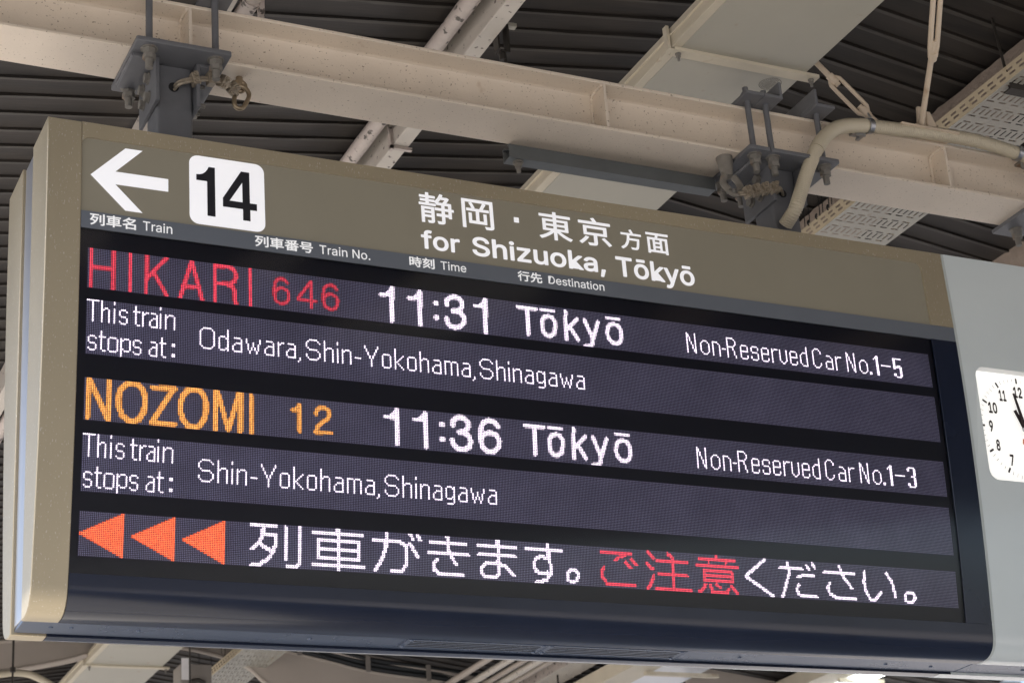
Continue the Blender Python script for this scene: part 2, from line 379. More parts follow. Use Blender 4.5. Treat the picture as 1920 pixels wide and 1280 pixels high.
# display window
part('window_back', gridplate(XI+.3, 2317, 47.3, -737, 3, 26), 'board_back', sign)
part('right_frame', gridplate(2317, X1, 47.3, -737, -8, 26, 10), 'black_gloss', sign, bevel=.8)
val = [sf(0, z, -8)[1:] for z in np.linspace(-737, -761, 4)]+front_profile(316)[30:]
inner = [(y+7, z+8) for y, z in val[2:-1]][::-1]
part('lower_cover', MB().prism(val+[(143, -808), (125, -808)]+[(p[0]+3, p[1]) for p in inner[3:]]+[sf(0, -737, 2)[1:]], 'x', XI+.3, X1), 'black_gloss', sign, bevel=.0)
up = part('underside_plate', MB().box(X0+8, X1, 148, 248, -813, -805), 'underplate', sign, bevel=1)
for vx0, vx1 in ((786, 1146), (1148, 1527)):
    hl = [(vx0+14, vx1-14, y-3.2, y+3.2) for y in (174, 187, 200, 213)]
    vg = part('vent_grille', MB().sheet([vx0, vx1], [158, 228], hl, lambda u, v: (u, v, -815)), 'underplate', sign)
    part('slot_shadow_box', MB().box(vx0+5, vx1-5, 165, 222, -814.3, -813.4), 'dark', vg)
    for q in ((vx0, vx1, 157, 158.5), (vx0, vx1, 227.5, 229), (vx0-.5, vx0+1, 158.5, 227.5), (vx1-1, vx1+.5, 158.5, 227.5)): part('grille_rim', MB().box(*q, -815.6, -813.1), 'underplate', vg)
scr = proto('screw', MB().cyl((0,0,0), (0,0,-2.4), 6, 14, 4))
for x, y in ((-25,195), (18,192), (165,194), (560,196), (1700,196), (2150,200), (2298,204)): inst('screw', scr, 'underplate', (x, y, -813), sign)
for x in (797, 1136, 1158, 1516):
    for y in (164, 222): inst('screw', scr, 'underplate', (x, y, -815), sign)
# ---- LED rows
OFF = [0, 123.7, 306.45, 432.5, 603.7]; ROWS = [24, 32, 24, 32, 24]; NC = 576; PITCH = 4.0
STROKES={
'hikari':[(2,[(1.5,-0.3),(1.2,23.2)],0),(2,[(14.1,-0.4),(13.9,23.3)],0),(2,[(2.0,10.9),(13.5,10.9)],0),(2.2,[(23.6,-0.4),(23.4,23.4)],0),(2,[(33.0,-0.3),(32.7,23.6)],0),(2.2,[(44.4,-0.3),(33.4,13.2)],0),(2.2,[(37.3,10.5),(44.8,23.6)],0),(2.4,[(58.9,-0.4),(52.1,23.5)],0),(2.4,[(58.9,-0.4),(65.0,23.4)],0),(2.2,[(53.5,16.0),(63.4,15.6)],0),(2.2,[(72.6,-0.4),(72.5,23.6)],0),(2.4,[(72.6,0.9),(80.4,0.5),(83.4,1.5),(84.9,4.1),(85.0,6.6),(83.9,9.3),(81.5,11.1),(72.9,11.6)],0),(2.4,[(80.3,12.2),(83.0,12.8),(84.3,15.4),(84.4,21.3),(85.0,23.4)],0),(2.2,[(93.7,-0.5),(93.4,23.5)],0)],
'646':[(1.9,[(116.0,6.0),(114.8,4.4),(112.4,3.7),(110.0,4.4),(108.6,6.5),(108.0,10.0),(108.0,14.4),(109.1,18.4),(112.1,19.4),(114.9,18.7),(116.6,16.2),(116.8,13.3),(115.9,10.9),(113.5,9.6),(110.8,10.0),(108.8,11.8)],0),(1.9,[(130.4,3.3),(122.6,14.5)],0),(1.9,[(122.4,15.3),(133.1,15.3)],0),(1.9,[(130.8,3.3),(130.4,19.7)],0),(1.9,[(146.3,6.1),(145.1,4.5),(142.6,3.7),(140.1,4.5),(138.6,6.7),(138.0,10.3),(138.1,14.7),(139.2,18.1),(142.3,19.3),(145.0,18.8),(146.7,16.2),(147.0,13.3),(146.1,10.9),(143.7,9.8),(140.9,9.9),(138.7,11.8)],0)],
'1131':[(3,[(181.6,0.8),(180.8,21.7)],0),(2.4,[(174.3,5.8),(180.6,5.4)],0),(1.8,[(178.0,4.5),(179.7,3.4),(181.5,1.2)],0),(3,[(199.6,1.0),(199.0,21.8)],0),(2.4,[(192.3,5.8),(198.6,5.5)],0),(1.8,[(196.2,4.5),(197.7,3.3),(199.5,1.3)],0),(3.4,[(209.8,7.1),(210.1,7.1)],0),(3.4,[(209.7,16.3),(210.0,16.3)],0),(3,[(217.0,6.9),(217.2,4.2),(219.2,2.3),(222.2,1.2),(225.5,1.9),(227.1,4.3),(227.1,6.9),(225.7,9.2),(223.0,10.4),(220.7,10.7)],0),(3,[(222.7,10.5),(226.2,11.6),(228.0,14.3),(227.7,17.6),(225.4,20.2),(222.1,21.4),(218.8,21.1),(216.8,18.9),(216.4,16.1)],0),(3,[(242.7,0.9),(242.0,21.8)],0),(2.4,[(235.7,5.5),(242.2,5.6)],0),(1.8,[(239.5,4.2),(241.0,3.1),(242.5,1.2)],0)],
'tokyo':[(2.4,[(264.5,2.6),(277.4,2.7)],0),(2.8,[(271.2,2.8),(270.7,19.8)],0),(2,[(280.8,2.5),(289.2,2.5)],0),(2.6,[(285.5,6.3),(287.8,6.8),(289.6,9.3),(289.6,13.6),(288.7,17.4),(286.2,19.5),(283.4,19.5),(281.2,17.3),(280.5,13.4),(280.9,9.6),(282.8,7.1)],1),(2.6,[(297.6,1.6),(297.0,20.1)],0),(2.4,[(305.3,6.0),(298.5,12.9)],0),(2.6,[(299.9,11.7),(305.0,19.7)],0),(2.6,[(310.7,6.1),(315.2,17.3)],0),(2.6,[(320.0,6.3),(315.7,17.9),(314.9,21.4),(313.0,23.2),(310.0,23.5)],0),(2,[(326.8,2.3),(335.4,2.4)],0),(2.6,[(331.1,6.2),(334.2,6.8),(335.9,9.5),(336.3,13.5),(335.2,17.4),(332.4,19.4),(329.5,19.0),(326.9,16.6),(326.2,12.7),(326.9,8.9),(328.7,6.8)],1)],
'nozomi':[(2.8,[(1.7,0.9),(1.6,22.1)],0),(3,[(2.5,1.0),(12.7,22.2)],0),(2.8,[(13.1,0.4),(13.2,22.4)],0),(3.2,[(25.6,0.3),(28.9,0.8),(31.6,3.3),(32.9,7.2),(33.1,11.6),(32.3,16.6),(30.0,20.6),(26.7,22.2),(23.4,21.6),(20.4,19.0),(18.6,14.8),(18.2,9.6),(19.4,4.8),(22.0,1.5)],1),(2.8,[(37.1,1.7),(49.7,1.3)],0),(3,[(48.9,1.6),(37.4,21.1)],0),(2.8,[(36.6,21.6),(49.8,21.7)],0),(3.2,[(60.2,0.4),(63.6,0.8),(66.1,3.3),(67.4,6.9),(67.6,12.0),(66.6,17.1),(64.1,21.1),(60.8,22.5),(57.4,22.0),(54.6,18.8),(53.1,14.0),(53.0,9.0),(54.4,4.4),(56.8,1.5)],1),(3,[(72.9,0.7),(73.2,22.4)],0),(2.8,[(74.2,0.9),(80.3,21.8)],0),(2.8,[(80.6,21.8),(86.3,0.9)],0),(3,[(87.6,0.3),(87.4,22.4)],0),(2.4,[(93.7,0.8),(93.9,22.3)],0)],
'12':[(2.4,[(122.3,3.4),(122.2,19.1)],0),(2,[(117.8,6.9),(121.1,7.0)],0),(1.6,[(119.8,6.2),(122.1,3.9)],0),(2.4,[(132.2,7.9),(132.5,6.0),(134.5,4.1),(137.4,3.7),(139.9,5.3),(140.4,7.8),(139.3,10.2),(136.3,12.5),(133.0,15.7),(131.9,18.6)],0),(2,[(131.5,18.9),(141.7,18.7)],0)],
'1136':[(3,[(181.9,1.1),(181.7,21.2)],0),(2.4,[(174.9,5.5),(181.0,5.7)],0),(1.8,[(178.1,4.5),(181.6,1.5)],0),(3,[(199.9,1.4),(199.7,21.4)],0),(2.4,[(193.0,5.5),(199.2,5.6)],0),(1.8,[(196.3,4.6),(199.6,1.6)],0),(3.4,[(210.3,7.0),(210.5,7.0)],0),(3.4,[(210.3,16.1),(210.6,16.1)],0),(3,[(217.4,6.8),(217.7,3.7),(220.8,1.7),(224.1,1.7),(227.3,3.9),(227.4,7.0),(225.2,9.9),(221.4,10.7)],0),(3,[(223.8,10.7),(227.4,12.4),(228.7,15.8),(227.6,19.4),(223.9,21.3),(220.2,21.0),(217.5,18.6),(216.6,15.8)],0),(3,[(246.8,5.0),(245.3,2.7),(241.1,1.6),(237.2,3.4),(235.5,7.6),(235.0,13.5),(236.1,18.7),(239.8,21.3),(244.0,20.5),(247.0,17.3),(247.4,13.7),(245.4,10.3),(241.2,9.2),(237.4,10.6),(235.6,13.4)],0)],
'k1':[(2.0,[(94.4,0.7),(108.8,0.7)],0),(2.0,[(101.2,0.7),(100.9,5.0),(99.6,9.0),(94.9,13.7)],0),(2.0,[(100.3,5.4),(108.4,5.5),(108.4,11.1),(106.9,15.5),(103.3,19.6),(99.8,22.1),(94.9,22.6)],0),(2.0,[(100.0,11.3),(105.6,14.4)],0),(2.0,[(114.2,0.9),(114.5,18.2)],0),(2.0,[(122.1,-0.2),(122.5,20.8),(121.3,22.0),(115.8,22.5)],0),(2.0,[(130.3,2.6),(160.0,2.5)],0),(2.0,[(133.2,6.7),(157.3,6.5),(157.4,16.6),(133.3,16.6)],1),(2.0,[(133.6,11.6),(156.8,11.7)],0),(2.0,[(130.6,20.5),(160.2,20.4)],0),(2.0,[(145.0,-0.2),(145.5,23.1)],0),(2.0,[(166.3,4.7),(182.8,4.7),(186.2,6.6),(186.3,17.6),(183.9,21.2),(177.7,21.6)],0),(2.0,[(174.1,-0.0),(174.0,8.0),(172.1,14.1),(170.0,18.2),(167.2,21.6)],0),(2.0,[(189.0,0.2),(190.9,2.8)],0),(2.0,[(193.1,0.1),(195.0,2.8)],0),(2.0,[(188.8,5.4),(193.4,12.2)],0),(2.0,[(201.2,3.7),(223.9,3.6)],0),(2.0,[(200.4,9.6),(225.0,9.7)],0),(2.0,[(212.0,-0.2),(212.4,6.0),(214.2,11.1),(217.5,15.6)],0),(2.0,[(205.3,13.5),(203.3,15.8),(203.8,19.4),(207.1,21.5),(221.2,21.5)],0),(2.0,[(231.1,3.5),(255.8,3.6)],0),(2.0,[(231.9,8.6),(255.1,8.6)],0),(2.0,[(244.0,-0.1),(244.2,13.3),(244.4,19.0),(242.8,21.5),(236.3,21.7),(233.6,19.6),(233.4,16.4),(236.9,13.4),(243.6,13.0),(249.0,15.1),(254.2,19.7)],0),(2.0,[(262.1,3.6),(285.8,3.8)],0),(2.0,[(276.9,-0.2),(277.0,9.3),(278.5,12.5),(278.3,17.9),(275.0,21.7),(268.7,22.8)],0),(2.0,[(277.0,8.9),(272.3,7.4),(268.6,9.0),(267.2,12.8),(268.3,16.0),(271.9,17.8),(276.3,17.0)],0),(2.0,[(292.9,14.2),(295.9,15.3),(296.5,18.1),(295.3,20.7),(292.7,21.9),(289.9,20.8),(289.1,18.1),(290.1,15.4)],1)],
'k2':[(2.0,[(312.3,2.8),(332.8,2.8)],0),(2.0,[(328.6,3.7),(324.7,4.8),(321.7,6.9)],0),(2.0,[(329.0,8.0),(332.0,10.7)],0),(2.0,[(333.0,5.7),(336.2,8.8)],0),(2.0,[(314.0,11.6),(312.5,14.2),(312.7,18.0),(316.0,21.6),(334.4,21.6)],0),(2.0,[(344.3,0.6),(348.3,4.0)],0),(2.0,[(343.2,7.6),(347.3,10.7)],0),(2.0,[(348.0,14.6),(346.2,19.1),(343.2,22.8)],0),(2.0,[(358.1,0.8),(361.8,3.5)],0),(2.0,[(350.3,5.6),(371.9,5.8)],0),(2.0,[(351.5,13.8),(371.1,13.8)],0),(2.0,[(349.7,22.5),(373.5,22.7)],0),(2.0,[(361.4,6.5),(361.5,22.7)],0),(2.0,[(392.9,0.2),(392.8,1.6)],0),(2.0,[(380.2,2.6),(405.8,2.8)],0),(1.6,[(387.1,4.2),(387.1,5.5)],0),(1.6,[(399.3,4.0),(398.9,5.0)],0),(2.0,[(378.3,6.7),(407.8,6.8)],0),(1.7,[(383.4,9.6),(403.3,9.6),(403.2,15.9),(383.4,15.7)],1),(1.6,[(383.3,12.8),(403.2,12.8)],0),(2.0,[(384.0,18.3),(382.7,20.6),(379.7,22.7)],0),(2.0,[(387.7,18.4),(388.3,22.3),(392.3,23.0),(399.2,23.0),(400.1,20.4)],0),(1.8,[(391.8,17.7),(394.5,19.7)],0),(2.0,[(402.2,18.3),(406.6,22.8)],0)],
'k3':[(2.0,[(427.7,0.4),(413.1,11.4),(432.5,22.7)],0),(2.0,[(438.8,4.8),(455.0,4.7)],0),(2.0,[(444.6,1.5),(445.3,8.1),(442.3,16.2),(439.8,22.7)],0),(2.0,[(452.0,9.9),(455.7,8.6),(463.8,8.6)],0),(2.0,[(452.0,14.8),(450.3,17.6),(451.9,20.9),(456.9,21.8),(465.2,21.8)],0),(1.8,[(458.5,1.9),(460.6,4.9)],0),(1.8,[(463.0,0.6),(465.1,3.6)],0),(2.0,[(471.9,5.9),(494.7,5.6)],0),(2.0,[(483.6,1.7),(486.6,8.6),(492.2,14.8)],0),(2.0,[(475.6,12.6),(473.8,15.5),(475.3,19.4),(480.3,21.4),(494.6,21.6)],0),(2.0,[(502.8,3.8),(501.8,9.9),(503.1,16.7),(506.4,21.4),(509.4,21.7),(514.5,16.0)],0),(2.0,[(519.8,3.9),(523.5,8.8),(524.9,13.7),(525.5,19.0)],0),(2.0,[(537.4,15.0),(540.4,16.1),(541.1,18.5),(539.8,20.8),(536.7,21.9),(533.9,20.8),(533.1,18.3),(534.2,16.1)],1)],
}
GLY = {}
def G(name, *items):
    s = set()
    for c, r in items:
        cs = range(c[0], c[1]+1) if isinstance(c, tuple) else (c,); rs = range(r[0], r[1]+1) if isinstance(r, tuple) else (r,)
        s |= {(a, b) for a in cs for b in rs}
    GLY[name] = s
# small face: capital rows 0-12, lower case rows 4-12
G('T', ((0,6),0), (3,(1,12)));  G('h', (0,(0,12)), (1,5), ((2,3),4), (4,(5,12)));  G('i', (0,(0,1)), (0,(4,12)))
G('s', (0,(5,7)), ((1,3),4), (4,5), ((1,3),8), (4,(9,11)), (0,11), ((1,3),12));  G('t', (1,(1,11)), ((0,3),4), ((2,3),12))
G('r', (0,(4,12)), (1,5), ((2,3),4));  G('a', ((1,3),4), (4,(5,12)), ((2,3),7), (1,8), (0,(9,11)), ((1,4),12));  G('n', (0,(4,12)), (1,5), ((2,4),4), (5,(5,12)))
G('o', (0,(5,11)), ((1,4),4), (5,(5,11)), ((1,4),12));  G('p', (0,(4,14)), (1,5), ((2,4),4), (5,(5,10)), ((2,4),11), (1,10));  G(':', ((0,1),(4,5)), ((0,1),(10,11)))
# wider face of the stop list
G('O', ((2,6),0), (1,1), (7,1), (0,(2,10)), (8,(2,10)), (1,11), (7,11), ((2,6),12));  G('d', (0,(5,11)), ((1,3),4), (4,5), (5,(0,12)), ((1,3),12), (4,11))
G('A', ((1,4),4), (5,(5,12)), ((2,4),7), (1,8), (0,(9,11)), ((1,4),12));  G('w', (0,(4,6)), (1,(7,10)), (2,(11,12)), (3,(9,10)), (4,(6,8)), (5,(9,10)), (6,(11,12)), (7,(7,10)), (8,(4,6)))
G(',', (1,(12,13)), (0,14));  G('S', ((2,6),0), (1,1), (7,1), (8,2), (0,(2,4)), (1,5), ((2,6),6), (7,7), (8,(8,10)), (7,11), ((2,6),12), (1,11), (0,(9,10)))
G('H', (0,(0,12)), (1,5), ((2,4),4), (5,(5,12)));  G('-', ((0,3),8));  G('Y', (0,(0,1)), (1,(2,3)), (2,(4,5)), (3,(6,7)), (4,(8,12)), (5,(6,7)), (6,(4,5)), (7,(2,3)), (8,(0,1)))
G('k', (0,(0,12)), (1,8), (2,7), (3,6), (4,5), (5,4), (2,9), (3,10), (4,11), (5,12));  G('m', (0,(4,12)), ((1,3),4), (4,(5,12)), ((5,7),4), (8,(5,12)))
G('g', (0,(5,10)), ((1,3),4), (4,5), (5,(4,13)), (4,10), ((1,3),11), ((1,4),14))
# taller face of the seat note: rows 6-19
G('nN', (0,(6,19)), (1,(7,8)), (2,(9,11)), (3,(12,13)), (4,(14,16)), (5,(17,18)), (6,(6,19)));  G('no', ((2,4),10), (1,11), (5,11), (0,(12,17)), (6,(12,17)), (1,18), (5,18), ((2,4),19))
G('nn', (0,(10,19)), ((1,3),10), (4,11), (5,(12,19)));  G('n-', ((0,2),14));  G('nR', (0,(6,19)), ((1,4),6), (5,7), (6,(8,10)), (5,11), ((1,4),12), (4,(13,14)), (5,(15,17)), (6,(18,19)))
G('ne', (0,(11,18)), ((1,4),10), (5,(11,14)), ((1,4),14), ((1,4),19), (5,(17,18)));  G('ns', (0,(11,13)), ((1,4),10), (5,(11,12)), ((1,4),14), (5,(15,18)), ((1,4),19), (0,(17,18)))
G('nr', (0,(10,19)), (1,11), ((2,4),10));  G('nv', (0,(10,17)), (5,(10,17)), (1,18), (4,18), ((2,3),19));  G('nd', (5,(6,19)), ((2,4),10), (1,11), (0,(12,17)), (1,18), ((2,4),19))
G('nC', ((2,4),6), (5,7), (6,(8,9)), (1,7), (0,(8,17)), (1,18), ((2,4),19), (5,18), (6,(16,17)));  G('na', ((1,3),10), (4,11), (5,(12,19)), ((1,4),14), (0,(15,18)), ((1,4),19))
G('n.', ((0,1),(18,19)));  G('n1', (0,8), (1,7), ((2,3),(6,19)));  G('n_', ((0,7),12))
G('n5', ((0,6),6), ((0,1),(7,13)), ((3,5),11), ((2,6),12), ((5,6),(13,18)), ((2,5),19), ((0,1),(17,18)));  G('n3', ((1,5),6), ((0,1),(7,8)), ((5,6),(7,11)), ((3,5),12), ((5,6),(13,18)), ((1,5),19), ((0,1),(17,18)))
def lay(items, row0=0): return {(c+a, r+row0): 1. for g, c in items for a, r in GLY[g]}
def rast(keys, crisp=False):
    A = {}
    for wdt, pts, cl in keys:
        P = pts+[pts[0]] if cl else pts
        for (x0, y0), (x1, y1) in zip(P, P[1:]):
            dx, dy = x1-x0, y1-y0; L = dx*dx+dy*dy or 1e-9
            for c in range(int(min(x0, x1)-3), int(max(x0, x1)+4)):
                for r in range(max(0, int(min(y0, y1)-3)), min(24, int(max(y0, y1)+4))):
                    t = min(1, max(0, ((c-x0)*dx+(r-y0)*dy)/L)); d = math.hypot(c-x0-t*dx, r-y0-t*dy)
                    v = min(1, max(0, wdt/2+.5-d))
                    if crisp: v = 1. if v > .45 else 0.
                    if v > .3 and 0 <= c < NC: A[(c, r)] = max(A.get((c, r), 0), v)
    return A
WHITE, RED, AMBER, ORANGE = (1.0, .85, 1.0), (1.0, .07, .115), (1.0, .40, .085), (1.0, .135, .045)
STOPS = [('S',127),('H',138),('i',146),('n',149),('-',157),('Y',163),('o',174),('k',182),('o',190),('H',198),('A',206),('m',214),('A',225),(',',232),('S',237),('H',248),('i',256),('n',259),('A',267),('g',275),('A',283),('w',291),('A',302)]
THIS = lay([('T',0),('h',8),('i',15),('s',18),('t',26),('r',31),('a',35),('i',41),('n',44)]); THIS.update(lay([('s',1),('t',7),('o',12),('p',19),('s',26),('a',35),('t',41),(':',48)], 17))
NOTE = [('nN',384),('no',394),('nn',403),('n-',410),('nR',414),('ne',424),('ns',432),('ne',440),('nr',448),('nv',454),('ne',462),('nd',470),('nC',480),('na',490),('nr',498),('nN',507),('no',517),('n.',525),('n1',529),('n_',535)]
tri = {}
for i in range(3):
    for c in range(24):
        h = .5+c*11.5/23
        for r in range(24):
            if abs(r-11.5) <= h: tri[(28*i+c, r)] = .55 if abs(r-11.5) > h-.6 and c < 23 and c % 2 == 0 else 1.
ROWTXT = [
 [('train_name', 'train name in red lit dots', rast(STROKES['hikari']), RED, .80), ('train_number', 'train number 646 in red lit dots', rast(STROKES['646']), RED, .62), ('departure_time', 'time 11:31 in white lit dots', rast(STROKES['1131']), WHITE, 1.2), ('destination', 'destination in white lit dots', rast(STROKES['tokyo']), WHITE, 1.2), ('seat_note', 'car number note in white lit dots', lay(NOTE+[('n5',545)]), WHITE, 1.4)],
 [('stop_heading', 'two line heading in white lit dots', THIS, WHITE, 1.4), ('stop_list', 'long stop list in white lit dots', lay([('O',64),('d',75),('A',83),('w',91),('A',102),('r',110),('A',115),(',',122)]+STOPS, 9), WHITE, 1.4)],
 [('train_name', 'train name in amber lit dots', rast(STROKES['nozomi']), AMBER, 1.0), ('train_number', 'train number 12 in amber lit dots', rast(STROKES['12']), AMBER, .95), ('departure_time', 'time 11:36 in white lit dots', rast(STROKES['1136']), WHITE, 1.2), ('destination', 'destination in white lit dots', rast(STROKES['tokyo']), WHITE, 1.2), ('seat_note', 'car number note in white lit dots', lay(NOTE+[('n3',545)]), WHITE, 1.4)],
 [('stop_heading', 'two line heading in white lit dots', THIS, WHITE, 1.4), ('stop_list', 'short stop list in white lit dots', lay([(g, c-63) for g, c in STOPS], 9), WHITE, 1.4)],
 [('warning_triangles', 'three orange lit triangles pointing left', tri, ORANGE, 1.25), ('warning_text', 'white lit message', rast(STROKES['k1'], True), WHITE, 1.15), ('warning_text', 'red lit word', rast(STROKES['k2'], True), RED, .85), ('warning_text', 'white lit message ending', rast(STROKES['k3'], True), WHITE, 1.15)]]
HEX = [(math.cos(math.pi/3*k+.5), math.sin(math.pi/3*k+.5)) for k in range(6)]
def dots(cells, off0, rad, off):
    cells = np.array(sorted(cells), float).reshape(-1, 2)
    if not len(cells): return np.zeros((0, 3))
    h = np.array(HEX)*rad
    x = cells[:, None, 0]*PITCH+h[None, :, 0]; z = -(off0+cells[:, None, 1]*PITCH)+h[None, :, 1]
    zc = -(off0+cells[:, 1]*PITCH)
    y = (K*((zc+350)**2-350**2)+off)[:, None]+0*x + (2*K*(zc+350))[:, None]*h[None, :, 1]
    return np.stack([x, y*CA-z*SA, y*SA+z*CA], -1).reshape(-1, 3)
def dot_obj(name, V, m, parent, cols=None):
    o = np.array(T(ORG[parent])); W = np.array(V)/1000.; W[:, 2] += ZO/1000.; W -= o; n = len(W)//6
    me = bpy.data.meshes.new(name); me.vertices.add(len(W)); me.vertices.foreach_set('co', W.astype(np.float32).ravel())
    me.loops.add(len(W)); me.loops.foreach_set('vertex_index', np.arange(len(W), dtype=np.int32)[::1])
    me.polygons.add(n); me.polygons.foreach_set('loop_start', np.arange(0, 6*n, 6, dtype=np.int32)); me.update(calc_edges=True)
    if cols is not None:
        at = me.color_attributes.new('led', 'FLOAT_COLOR', 'POINT'); c = np.ones((len(W), 4), np.float32); c[:, :3] = np.repeat(cols, 6, 0); at.data.foreach_set('color', c.ravel())
    me.materials.append(M[m]); ob = bpy.data.objects.new(name, me); COL.objects.link(ob); ob.parent = parent; ORG[ob] = ORG[parent]; return ob
for b in range(5):
    nr = ROWS[b]; z1 = -(OFF[b]-3); z0 = -(OFF[b]+(nr-1)*PITCH+3)
    row = part('led_row', gridplate(-3, 575*PITCH+3, z1, z0, 1.4, 4), 'board', sign)
    lit = set()
    for nm, lb, cells, col, st in ROWTXT[b]:
        cl = sorted((c, r) for (c, r) in cells if 0 <= r < nr); lit |= {k for k in cl if cells[k] > .5}
        V = dots(cl, OFF[b], 1.62, -.25); cols = np.array([[ch*st*(.1+.9*cells[k]) for ch in col] for k in cl])*rng.uniform(.80, 1.16, (len(cl), 1))
        ob = dot_obj(nm, V, 'led', row, cols); ob['label'] = lb; ob['kind'] = 'stuff'
    un = {(c, r) for c in range(NC) for r in range(nr)}-lit
    ob = dot_obj('unlit_dots', dots(un, OFF[b], 1.46, .2), 'dot_off', row); ob['kind'] = 'stuff'; ob['label'] = 'grid of unlit display dots'
part('cover_glass', gridplate(XI+.4, 2316.6, 47.2, -736.8, -4, 40), 'glass', sign)

# ================================================================ CLOCK UNIT
CX0, CX1 = 2403.5, 3350
clock = root('clock_unit', 'pale grey panel with a white clock at the right end of the departure board', 'clock panel', (2870, YC, ZB))
HX, HZ, HH, HR = 2611, -180.5, 162, 30
part('side_edge', MB().prism(front_profile(316, -8.2)+[(143, 318)], 'x', CX0-3, CX0+5), 'clock_edge', clock, bevel=.8)
fr = MB()
def patch(x0, x1, z0, z1, n): fr.add(*(lambda g: (g.v, g.f))(gridplate(x0, x1, z0, z1, -8, n)))
patch(CX0+5, CX1, 316, -10, 8); patch(2830, CX1, -10, -351, 8); patch(CX0+5, CX1, -351, -762, 10)
hole = arc(HX+HH-HR, HZ+HH-HR, HR, 0, 90)+arc(HX-HH+HR, HZ+HH-HR, HR, 90, 180)+arc(HX-HH+HR, HZ-HH+HR, HR, 180, 270)+arc(HX+HH-HR, HZ-HH+HR, HR, 270, 360)
outer = [(CX0+5, -10), (2830, -10), (2830, -351), (CX0+5, -351)]
pts = outer+hole; tr = tessellate_polygon([[Vector((*p, 0)) for p in outer], [Vector((*p, 0)) for p in hole]])
fr.add([sf(x, z, -8) for x, z in pts], [tuple(t) for t in tr])
low = front_profile(316)[29:]
fr.add([(x, *p) for p in low for x in (CX0+5, CX1)], [(2*i, 2*i+1, 2*i+3, 2*i+2) for i in range(len(low)-1)])
part('front_panel', fr, 'clock_panel', clock)
rec = MB(); n = len(hole); inner_h = [(HX+(x-HX)*.985, HZ+(z-HZ)*.985) for x, z in hole]
rec.add([sf(x, z, -8) for x, z in hole]+[sf(x, z, 18) for x, z in inner_h], [(i, (i+1) % n, n+(i+1) % n, n+i) for i in range(n)])
part('recess', rec, 'recess', clock)
face = part('clock_face', flat([inner_h], 18), 'clock_face', clock)
for i in range(60):
    an = math.radians(6*i); big = i % 5 == 0; r0, r1, w = (134, 150, 2.9) if big else (138, 149, .55)
    sx, cx = math.sin(an), math.cos(an)
    q = [(HX+sx*r+cx*s*w, HZ+cx*r-sx*s*w) for r, s in ((r0,-1),(r1,-1),(r1,1),(r0,1))]
    if all(abs(px-HX) < 158 and abs(pz-HZ) < 158 for px, pz in q): part('hour_mark' if big else 'minute_mark', flat([q], 17.4), 'clock_print', face)
for h in range(1, 13):
    an = math.radians(30*h); cx, cz = HX+math.sin(an)*112, HZ+math.cos(an)*108; w = 13 if h < 10 else 30; w = 24 if h == 11 else w
    letters('numeral', str(h), cx-w/2-1, cx+w/2-1, cz-16.5, cz+16.5, 17.4, 'clock_print', face, .028)
def hand(an, L, w0, w1, tail, off):
    an = math.radians(an); s, c = math.sin(an), math.cos(an)
    q = [(-w0, -tail), (-w1, L), (w1, L), (w0, -tail)]
    P = [(HX+x*c+y*s, HZ-x*s+y*c) for x, y in q]
    return MB().add([sf(a, b, off) for a, b in P]+[sf(a, b, off+1.5) for a, b in P], [(0,1,2,3),(7,6,5,4),(0,4,5,1),(1,5,6,2),(2,6,7,3),(3,7,4,0)])
part('minute_hand', hand(-13, 104, 6.5, 3.4, 22, 9), 'clock_print', clock)
part('hour_hand', hand(-26, 58, 6.2, 5.2, 16, 12), 'clock_print', clock)
part('hand_hub', MB().cyl(sf(HX, HZ, 16), sf(HX, HZ, 6), 7, 18), 'steel', clock)
lg = [(HX-6, HZ-28), (HX-9, HZ-42), (HX-3, HZ-47), (HX+6, HZ-46), (HX+10, HZ-40), (HX+11, HZ-24)]
lgm = MB()
for (x0, z0), (x1, z1) in zip(lg, lg[1:]):
    d = math.hypot(x1-x0, z1-z0); nx, nz = -(z1-z0)/d*2.2, (x1-x0)/d*2.2
    lgm.add([sf(x, z, 17.2) for x, z in ((x0+nx, z0+nz), (x1+nx, z1+nz), (x1-nx, z1-nz), (x0-nx, z0-nz))], [(0,1,2,3)])
part('logo', lgm, 'orange', face, label='orange curved logo mark')
cc = [sf(0, z, 30)[1:] for z in np.linspace(305, -740, 16)]+[(115, -800), (150, -806)]
part('rear_body', MB().prism(cc+mirror(cc)[::-1], 'x', CX0+6, CX1), 'clock_edge', clock)
part('underside_plate', MB().box(CX0, CX1, 148, 248, -813, -806), 'underplate', clock, bevel=1)
bl = mirror(front_profile(0)[29:])
part('rear_lip', MB().prism(bl+[(2*YC-143, -808), (2*YC-60, -760)], 'x', X1-35, CX1), 'clock_panel', clock)
inst('screw', scr, 'underplate', (2600, 198, -813), clock)
# ================================================================ STEEL BEAM over the sign
BY, BZ, BT = 197, 622, 779                        # centre line, underside, top
beam = root('steel_beam', 'cream painted steel beam with flanges running across above the departure board', 'steel beam', (1500, BY, BZ))
part('bottom_flange', MB().box(-2600, 6800, BY-78, BY+78, BZ, BZ+10), 'beam', beam, bevel=2)
part('top_flange', MB().box(-2600, 6800, BY-76, BY+76, BT-10, BT), 'beam', beam, bevel=2)
wp_ = [(BY-4, BZ+10.2), (BY+4, BZ+10.2), (BY+4, BT-10.2), (BY-4, BT-10.2), (BY-5, BT-14), (BY-8, BT-14+.0)]
prof = [(BY-16, BZ+10.1), (BY-8, BZ+13), (BY-4.5, BZ+20), (BY-4.5, BT-20), (BY-8, BT-13), (BY-16, BT-10.1), (BY+4, BT-10.1), (BY+4, BZ+10.1)]
part('web', MB().prism(prof, 'x', -2600, 6800), 'beam', beam)
